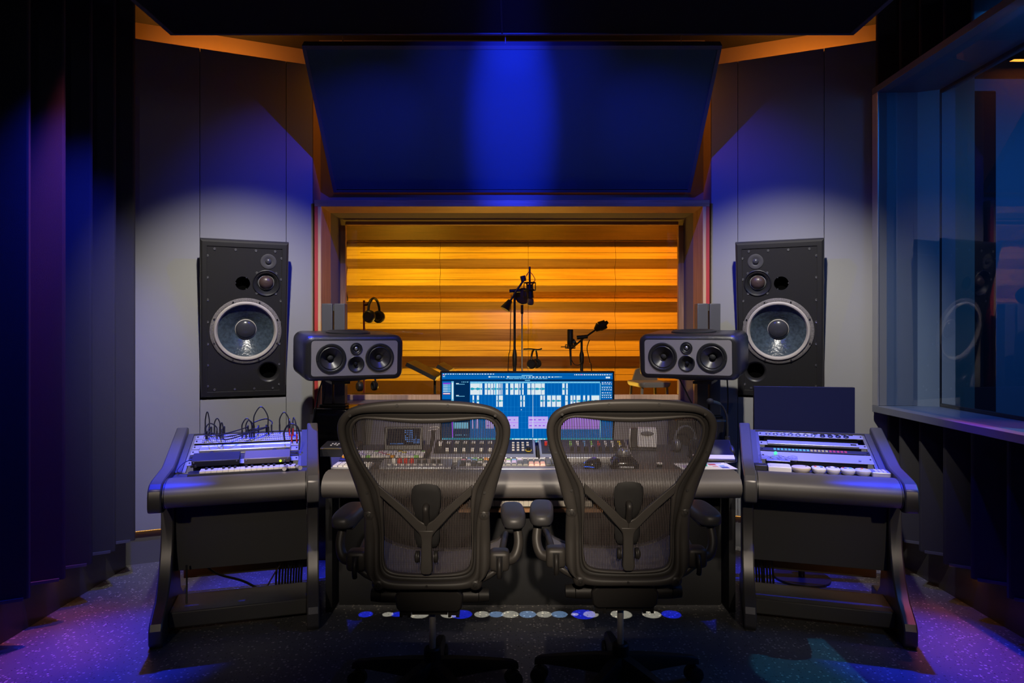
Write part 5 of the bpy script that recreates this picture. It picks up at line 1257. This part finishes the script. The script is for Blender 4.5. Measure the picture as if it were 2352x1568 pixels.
# condenser microphone hung in a shock mount
X1 = lx(1216); r = thing('condenser_microphone', 'black studio microphone hanging upside down in a shock mount on the tall stand', 'microphone', (X1, 5.112, lz(706)), (0, 0, 0))
W_ = lambda px, py, d=0.0: Vector((lx(px)-X1, d, lz(py)-lz(706)))
MB().cyl(W_(1218, 686), W_(1215, 655), 0.0245, 0.023, 18).build('body', BLACK, r)
MB().ell(W_(1217.5, 694), (0.025, 0.022, 0.030), 18, 12, 0.7).build('grille', mat('mic_grille', (0.22, 0.2, 0.18), 0.45, metal=0.6, bump=0.8, bscale=900), r)
mb = MB()
for py in (651, 668): mb.torus(W_(1216, py), 0.043, 0.004, (0, 0, 1), 24, 6)
for k in range(6):
    a = 2*PI*k/6; q = Vector((0.043*math.cos(a), 0.043*math.sin(a), 0)); mb.tube([W_(1216, 651)+q, W_(1216, 668)+q], 0.0035, n=5, smooth=False)
for k in range(4):
    a = 2*PI*k/4+0.4; q = Vector((0.043*math.cos(a), 0.043*math.sin(a), 0)); mb.tube([W_(1216, 651)+q, W_(1216, 660), W_(1216, 668)-q], 0.0022, n=5, smooth=False)
mb.build('shock_mount', BLACK, r)
MB().cyl(W_(1216, 656), W_(1216, 615), 0.0075, n=10).build('plug_and_cable', BLACK, r)
MB().tube([W_(1206, 640), W_(1214, 627, 0.01), W_(1222, 632, 0.01), W_(1228, 645), W_(1220, 652)], 0.003, n=6).build('cable_loop', mat('red_orange_cable', (0.4, 0.08, 0.05), 0.5), r)
# pop filter stand
X2 = lx(1199.5); r = thing('pop_filter_stand', 'thin silver stand holding a round black pop filter behind the microphone', 'pop filter', (X2, 5.30, 0), (0, 0, 0))
MB().cyl((0, 0, 0), (0, 0, 0.015), 0.06, n=24).build('base', STEEL, r)
MB().cyl((0, 0, 0.015), (0, 0, 1.44), 0.0062, n=10).build('pole', SILV, r)
MB().cyl((0, 0, 1.43), (0, 0, 1.50), 0.011, n=10).build('clamp', BLACK, r)
c_ = (0.01, 0, 1.505+0.058+0.005)
MB().torus(c_, 0.060, 0.004, (0, 1, 0), 36, 8).build('hoop', BLACK, r); MB().lathe([(0.058, -0.001), (0.058, 0.001), (0.001, 0.001)], c_, (0, 1, 0), 32, caps=False).build('screen_cloth', mat('pop_cloth', (0.06, 0.045, 0.04), 0.9), r)
# headphones on the silver stand
r = headphones('headphones', 'black headphones hanging from the silver pop filter stand', 'headphones', (X2+0.095, 5.30, 0.985), (0, 0, math.radians(70)), 0.92)
MB().tube([(0.10, -0.02, 0.17), (0.0, 0.01, 0.17), (0.0, -0.05, 0.17)], 0.006, n=6, smooth=False)
tag(MB().tube([(X2+0.010, 5.30, 1.155), (X2+0.06, 5.30, 1.157), (X2+0.125, 5.30, 1.152), (X2+0.155, 5.30, 1.160)], 0.006, n=8).build('headphone_hook', BLACK), 'small black clamp arm holding the hanging headphones', 'hook')
# second boom stand
X3 = lx(1336); r = thing('microphone_stand', 'shorter boom stand with a raised counterweight at the right of the live room', 'microphone stand', (X3, 5.2, 0), (0, 0, 0)); tripod(r)
V = lambda px, py, d=0.0: Vector((lx(px)-X3, d, lz(py)))
MB().cyl((0, 0, 0.2), (0, 0, lz(825)), 0.012, n=12).build('lower_tube', BLACK, r)
MB().lathe([(0.010, lz(838)), (0.018, lz(832)), (0.018, lz(815)), (0.010, lz(806))], n=14).build('grip', BLACK, r)
MB().cyl((0, 0, lz(815)), (0, 0, lz(775)), 0.009, n=12).build('upper_tube', BLACK, r)
MB().cyl(V(1324, 775, -0.02), V(1349, 773, -0.02), 0.015, n=14).build('clutch', BLACK, r)
MB().tube([V(1311, 802, 0.02), V(1340, 777, 0.0), V(1372, 754, -0.02)], 0.007, n=10, smooth=False).build('boom', BLACK, r)
mb = MB(); mb.cyl(V(1366, 758, -0.02), V(1376, 750, -0.02), 0.016, 0.038, 18); mb.cyl(V(1376, 750, -0.02), V(1390, 744, -0.02), 0.038, 0.034, 18); mb.cyl(V(1389, 743, -0.02), V(1395, 739, -0.02), 0.018, 0.012, 12); mb.build('counterweight', BLACK, r)
tag(MB().tube([(X3+0.06, 5.19, lz(780)), (X3+0.04, 5.19, lz(800)), (X3+0.06, 5.19, lz(830)), (X3+0.075, 5.17, lz(870)), (X3+0.08, 5.08, 0.004)], 0.0035, n=6).build('microphone_cable', CABLE), 'black cable hanging from the shorter boom stand', 'cable')
tag(MB().tube([(X0-0.026, 5.225, lz(676)), (X0-0.03, 5.23, lz(720)), (X0-0.035, 5.23, lz(800)), (X0-0.05, 5.24, lz(850)), (X0-0.06, 5.27, 0.004)], 0.0032, n=6).build('microphone_cable', CABLE), 'black cable hanging beside the tall boom stand', 'cable')
X4 = lx(1308); r = thing('condenser_microphone', 'black upright studio microphone on the shorter boom stand', 'microphone', (X4, 5.135, lz(808)), (0, 0, 0))
W_ = lambda px, py, d=0.0: Vector((lx(px)-X4, d, lz(py)-lz(808)))
MB().lathe([(0.020, 0.045), (0.0225, 0.05), (0.0225, 0.165), (0.019, 0.172), (0.001, 0.172)], n=18).build('body', BLACK, r)
mb = MB(); mb.torus((0, 0, 0.03), 0.036, 0.004, (0, 0, 1), 24, 6); mb.torus((0, 0, 0.055), 0.036, 0.004, (0, 0, 1), 24, 6)
for k in range(6):
    a = 2*PI*k/6; mb.tube([(0.036*math.cos(a), 0.036*math.sin(a), 0.03), (0.036*math.cos(a), 0.036*math.sin(a), 0.055)], 0.003, n=5, smooth=False)
mb.tube([(-0.07, 0, 0.04), (0.03, 0, 0.04)], 0.004, n=6, smooth=False); mb.build('shock_mount', BLACK, r)
MB().cyl(W_(1314, 787, 0), W_(1320, 783, 0), 0.024, n=16).build('mount_swivel', BLACK, r)
MB().cyl((0.0, 0, 0.045), (0.006, 0, -0.10), 0.010, 0.006, 10).build('plug', BLACK, r)
MB().tube([(0.006, 0, -0.05), (0.03, 0, -0.09), (0.07, 0.01, -0.095), (0.095, 0.02, -0.06)], 0.003, n=6).build('cable_loop', CABLE, r)
# headphone hanger on the left
X5 = lx(836); r = thing('headphone_hanger', 'dark red upright with a clamp at the left of the live room', 'stand', (X5, 5.2, 0), (0, 0, 0))
MB().cyl((0, 0, 0.02), (0, 0, 1.53), 0.008, n=10).build('pole', mat('dark_red_metal', (0.22, 0.03, 0.02), 0.4), r); MB().cyl((0, 0, 0), (0, 0, 0.02), 0.09, n=24).build('base', BLACK, r)
mb = MB(); mb.tube([(0.0, 0, 1.50), (0.02, 0, 1.50), (0.045, 0, 1.515), (0.055, 0, 1.535)], 0.012, n=8); mb.build('clamp_arm', mat('dark_red_metal2', (0.12, 0.03, 0.03), 0.4), r)
headphones('headphones', 'large black headphones hanging on the dark red upright', 'headphones', (lx(859), 5.2, 1.335), (0, 0, math.radians(74)), 1.15)
# lower pair and music stand
headphones('headphones', 'dark headphones low behind the left of the window', 'headphones', (lx(850)+0.02, 5.0, 0.84), (0, 0, math.radians(35)), 0.85)
r = thing('side_table', 'small black table low behind the left of the window', 'table', (lx(850)+0.02, 5.0, 0), (0, 0, 0))
MB().cyl((0, 0, 0.805), (0, 0, 0.828), 0.18, n=32).build('top', BLACK, r); MB().cyl((0, 0, 0.02), (0, 0, 0.805), 0.02, n=12).build('leg', BLACK, r); MB().cyl((0, 0, 0), (0, 0, 0.02), 0.09, n=28).build('foot', BLACK, r)
X6 = lx(1005)
for px0, py0, px1, py1, Y, lab in ((943, 833, 1008, 866, 5.2, 'black music stand with a sloping desk left of the display'), (1009, 838, 1034, 852, 5.25, 'black music stand with a folded desk just behind the display')):
    r = thing('music_stand', lab, 'music stand', (lx(px1)-0.03, Y, 0), (0, 0, 0), 'music stands in the live room')
    o = r.location; a = Vector((lx(px0)-o.x, 0, lz(py0))); b = Vector((lx(px1)-o.x, 0, lz(py1)))
    d = (b-a); nrm = Vector((-d.z, 0, d.x)).normalized()
    mb = MB(); mb.add([a+Vector((0, y, 0))+nrm*q for q in (-0.014, 0.014) for y in (-0.22, 0.22)]+[b+Vector((0, y, 0))+nrm*q for q in (-0.014, 0.014) for y in (-0.22, 0.22)], [(0,1,3,2),(4,6,7,5),(0,4,5,1),(2,3,7,6),(0,2,6,4),(1,5,7,3)])
    mb.build('desk_plate', BLACK, r)
    MB().cyl((0, 0, 0.25), (0, 0, b.z-0.01), 0.010, n=10).build('pole', BLACK, r); tripod(r)
# grey stool at the right
r = thing('stool', 'pale grey stool with a low back at the right of the live room', 'stool', ((1490-1176)/F*5.4, 5.4, 0), (0, 0, math.radians(10)))
zs_ = EYE-(876-HOR)/F*5.4
gsm = mat('pale_grey_shell', (0.34, 0.32, 0.28), 0.5)
mb = MB(); mb.rings([[(a, b, z) for a, b in rrect(w, 0.32, 0.05)] for w, z in ((0.24, zs_-0.035), (0.265, zs_-0.02), (0.27, zs_), (0.25, zs_+0.004))]); mb.build('seat', gsm, r)
MB().prism([(-0.11, 0.0), (0.11, 0.0), (0.08, 0.085), (0.06, 0.10), (-0.06, 0.10), (-0.08, 0.085)], 0.13, 0.15, 'y').build('backrest', gsm, r, bevel=0.004)
for ch in r.children:
    if ch.name.startswith('backrest'): ch.location = (0.02, 0, zs_)
for sx in (-1, 1):
    for sy in (-1, 1): MB().tube([(sx*0.10, sy*0.12, zs_-0.03), (sx*0.14, sy*0.16, 0.0)], 0.012, n=8, smooth=False).build('leg', gsm, r)
# ============================================================ CAMERA + LIGHT
cam = bpy.data.cameras.new('camera'); co = bpy.data.objects.new('camera', cam); COL.objects.link(co)
cam.sensor_width = 36; cam.lens = 24.0; cam.clip_start = 0.05
cam.shift_y = -(784-HOR)/2352
co.location = (0, 0, EYE); co.rotation_euler = (PI/2, 0, 0)
SC.camera = co
def lamp(kind, name, loc, col, power, target=None, size=0.05, spot=None, blend=1.0, sy=None):
    l = bpy.data.lights.new(name, kind); l.color = col; l.energy = power
    if kind == 'SPOT': l.spot_size = math.radians(spot); l.spot_blend = blend; l.shadow_soft_size = size
    elif kind == 'AREA':
        l.size = size
        if sy: l.shape = 'RECTANGLE'; l.size_y = sy
    else: l.shadow_soft_size = size
    o = bpy.data.objects.new(name, l); COL.objects.link(o); o.location = loc
    if target is not None: o.rotation_euler = (Vector(target)-Vector(loc)).to_track_quat('-Z', 'Y').to_euler()
    return o
BLU = (0.012, 0.03, 1.0); WRM = (1.0, 0.84, 0.66); NEU = (1.0, 0.95, 0.86); ORG = (1.0, 0.31, 0.035)
lamp('SPOT', 'blue_spot_centre', (0, 2.92, 2.80), BLU, 5, (0, 3.6, 1.2), 0.015, 150, 0.4)
for tz, p, ang, sx in ((2.50, 900, 26, 0.50), (2.46, 150, 32, 1.0)):
    l = lamp('SPOT', 'blue_beam_reflector', (0, 1.2, 2.62), BLU, p, (0, 4.0, tz), 0.02, ang, 1.0); l.scale = (sx, 1, 1)
lamp('SPOT', 'blue_beam_cloud', (0, 1.2, 2.62), BLU, 260, (0, 3.5, 2.86), 0.02, 11, 1.0)
for s in (-1, 1):
    lamp('SPOT', 'blue_spot_wall', (0, 2.92, 2.80), BLU, 78, (s*1.22, 4.12, 2.0), 0.012, 46, 1.0)
    lamp('SPOT', 'blue_spot_panels', (s*1.40, 2.75, 2.79), BLU, 200 if s < 0 else 70, (s*1.98, 3.10, 1.4 if s < 0 else 0.55), 0.03, 54 if s < 0 else 40, 1.0)
    lamp('SPOT', 'blue_spot_floor', (s*1.72+0.05, 3.33, 2.79), BLU, 700, (s*1.64+0.04, 2.75, 0), 0.02, 21, 0.9)
    lamp('SPOT', 'blue_spot_rack', (s*1.45+0.08, 3.45, 2.79), BLU, 600, (s*1.28+0.08, 3.37, 0.75), 0.02, 25, 0.9)
    lamp('SPOT', 'speaker_wall_spot', (s*0.93, 2.36, 2.80), NEU, 190, (s*1.52, 3.95, 1.0), 0.03, 53, 0.9)
    lamp('SPOT', 'side_wash', (s*1.88, 2.98, 2.80), (1.0, 0.17, 0.30), 165, (s*2.07, 2.74, 0.0), 0.03, 25, 1.0)
    e0 = wp(0.36, 0.2, 2.86)
    lamp('AREA', 'cove_light', (s*abs(e0[0]), e0[1], 2.80), ORG, 4.5, (s*abs(e0[0]), e0[1]+0.10, 3.2), 0.9, sy=0.04)
for x in (-1.35, -0.98, -0.62, -0.27, 0.09, 0.45, 0.80, 1.15, 1.52):
    lamp('SPOT', 'desk_edge_spot', (x, 1.25, 2.84), (1.0, 0.86, 0.70), 260, (x, 3.10, 0.72), 0.05, 16, 1.0)
lamp('SPOT', 'rear_room_light', (0.05, -1.9, 2.55), WRM, 900, (0.05, 2.4, 1.06), 0.05, 21, 1.0)
for s in (-1, 1): lamp('SPOT', 'blue_spot_sill', (0, 2.92, 2.80), (0.06, 0.08, 1.0), 50, (s*0.62, 4.1, 0.68), 0.012, 46, 1.0)
lamp('SPOT', 'room_fill', (0, -1.2, 2.95), (0.6, 0.68, 1.0), 14, (0, 3.6, 2.0), 0.04, 70, 1.0)
for s in (-1, 1): lamp('SPOT', 'rear_side_fill', (s*1.2+0.08, -1.7, 2.4), WRM, 120, (s*1.15+0.08, 2.9, 0.52), 0.05, 17, 1.0)  # weak fill spots added to lift the rack desk fronts
lamp('SPOT', 'seat_fill', (0.05, 2.1, 2.84), WRM, 16, (0.05, 2.56, 0.46), 0.05, 28, 1.0)  # soft spot added to brighten the chair seats
lamp('AREA', 'front_cove_light', (0, 4.18, 2.95), ORG, 7, (0, 4.25, 0), 2.0, sy=0.04)
for x, cl, p in ((-1.1, (1.0, 0.56, 0.012), 10.5), (0.2, (1.0, 0.47, 0.012), 10), (1.4, (1.0, 0.35, 0.012), 11.5)):
    l = lamp('AREA', 'live_room_light', (x, 5.75, 2.92), cl, p, (x, 6.75, 1.45), 0.6, sy=0.2); l.data.spread = math.radians(100)
lamp('AREA', 'live_room_fill', (-1.3, 4.95, 2.6), (1.0, 0.6, 0.1), 6, (0, 5.8, 1.0), 0.4)
lamp('AREA', 'live_room_bounce_fill', (0, 6.3, 0.45), (1.0, 0.55, 0.06), 22, (0, 4.4, 1.9), 1.2, sy=0.3)  # unseen area light added for amber wall bounce on the window reveals
lamp('SPOT', 'booth_spill', (3.2, 2.9, 2.5), (0.05, 0.6, 0.9), 130, (1.25, 2.62, 0), 0.01, 9, 0.1)
lamp('AREA', 'booth_light', (3.4, 3.3, 2.7), (0.04, 0.28, 1.0), 9, (3.3, 4.4, 0.6), 0.6)
lamp('AREA', 'sill_light', (2.16, 2.6, 2.55), (0.03, 0.28, 1.0), 9, (2.16, 3.2, 0.9), 0.2, sy=0.8)
for s in (-1, 1):
    lamp('AREA', 'under_panel_light', (s*2.05+0.03, 3.15, 0.188), ORG, 0.5, (s*2.0+0.03, 3.15, 0), 0.03, sy=1.3)
# added spots under the main desk, in place of light through round holes
for px, k, wd in ((840, 'b', 34), (891, 'w', 26), (912, 'b', 28), (963, 'w', 46), (1033, 'w', 42), (1060, 'b', 50), (1107, 'w', 36), (1140, 'c', 34), (1172, 'w', 40), (1212, 'c', 40), (1250, 'w', 36), (1285, 'c', 38), (1320, 'w', 18), (1340, 'b', 56), (1357, 'w', 36), (1427, 'w', 50), (1497, 'w', 44), (1542, 'b', 46)):
    X = (px-1176)/F*3.11; hgt = 0.45
    l = lamp('SPOT', 'hole_light_spot', (X, 3.12, hgt), {'b': BLU, 'w': (1.0, 0.95, 0.75), 'c': (0.35, 0.6, 1.0)}[k], {'b': 22, 'w': 14, 'c': 14}[k], (X, 3.11, 0), 0.002, 2*math.degrees(math.atan(wd/2/504/hgt)), 0.12)
w = bpy.data.worlds.new('world'); SC.world = w; w.use_nodes = True
w.node_tree.nodes['Background'].inputs[0].default_value = (0.002, 0.002, 0.004, 1); w.node_tree.nodes['Background'].inputs[1].default_value = 1
SC.view_settings.view_transform = 'Standard'; SC.view_settings.look = 'None'; SC.view_settings.exposure = 0.0; SC.view_settings.gamma = 1.0
SC.view_settings.use_curve_mapping = False
SC.cycles.use_denoising = True
SC.cycles.max_bounces = 8; SC.cycles.transparent_max_bounces = 16
SC.cycles.sample_clamp_indirect = 4.0
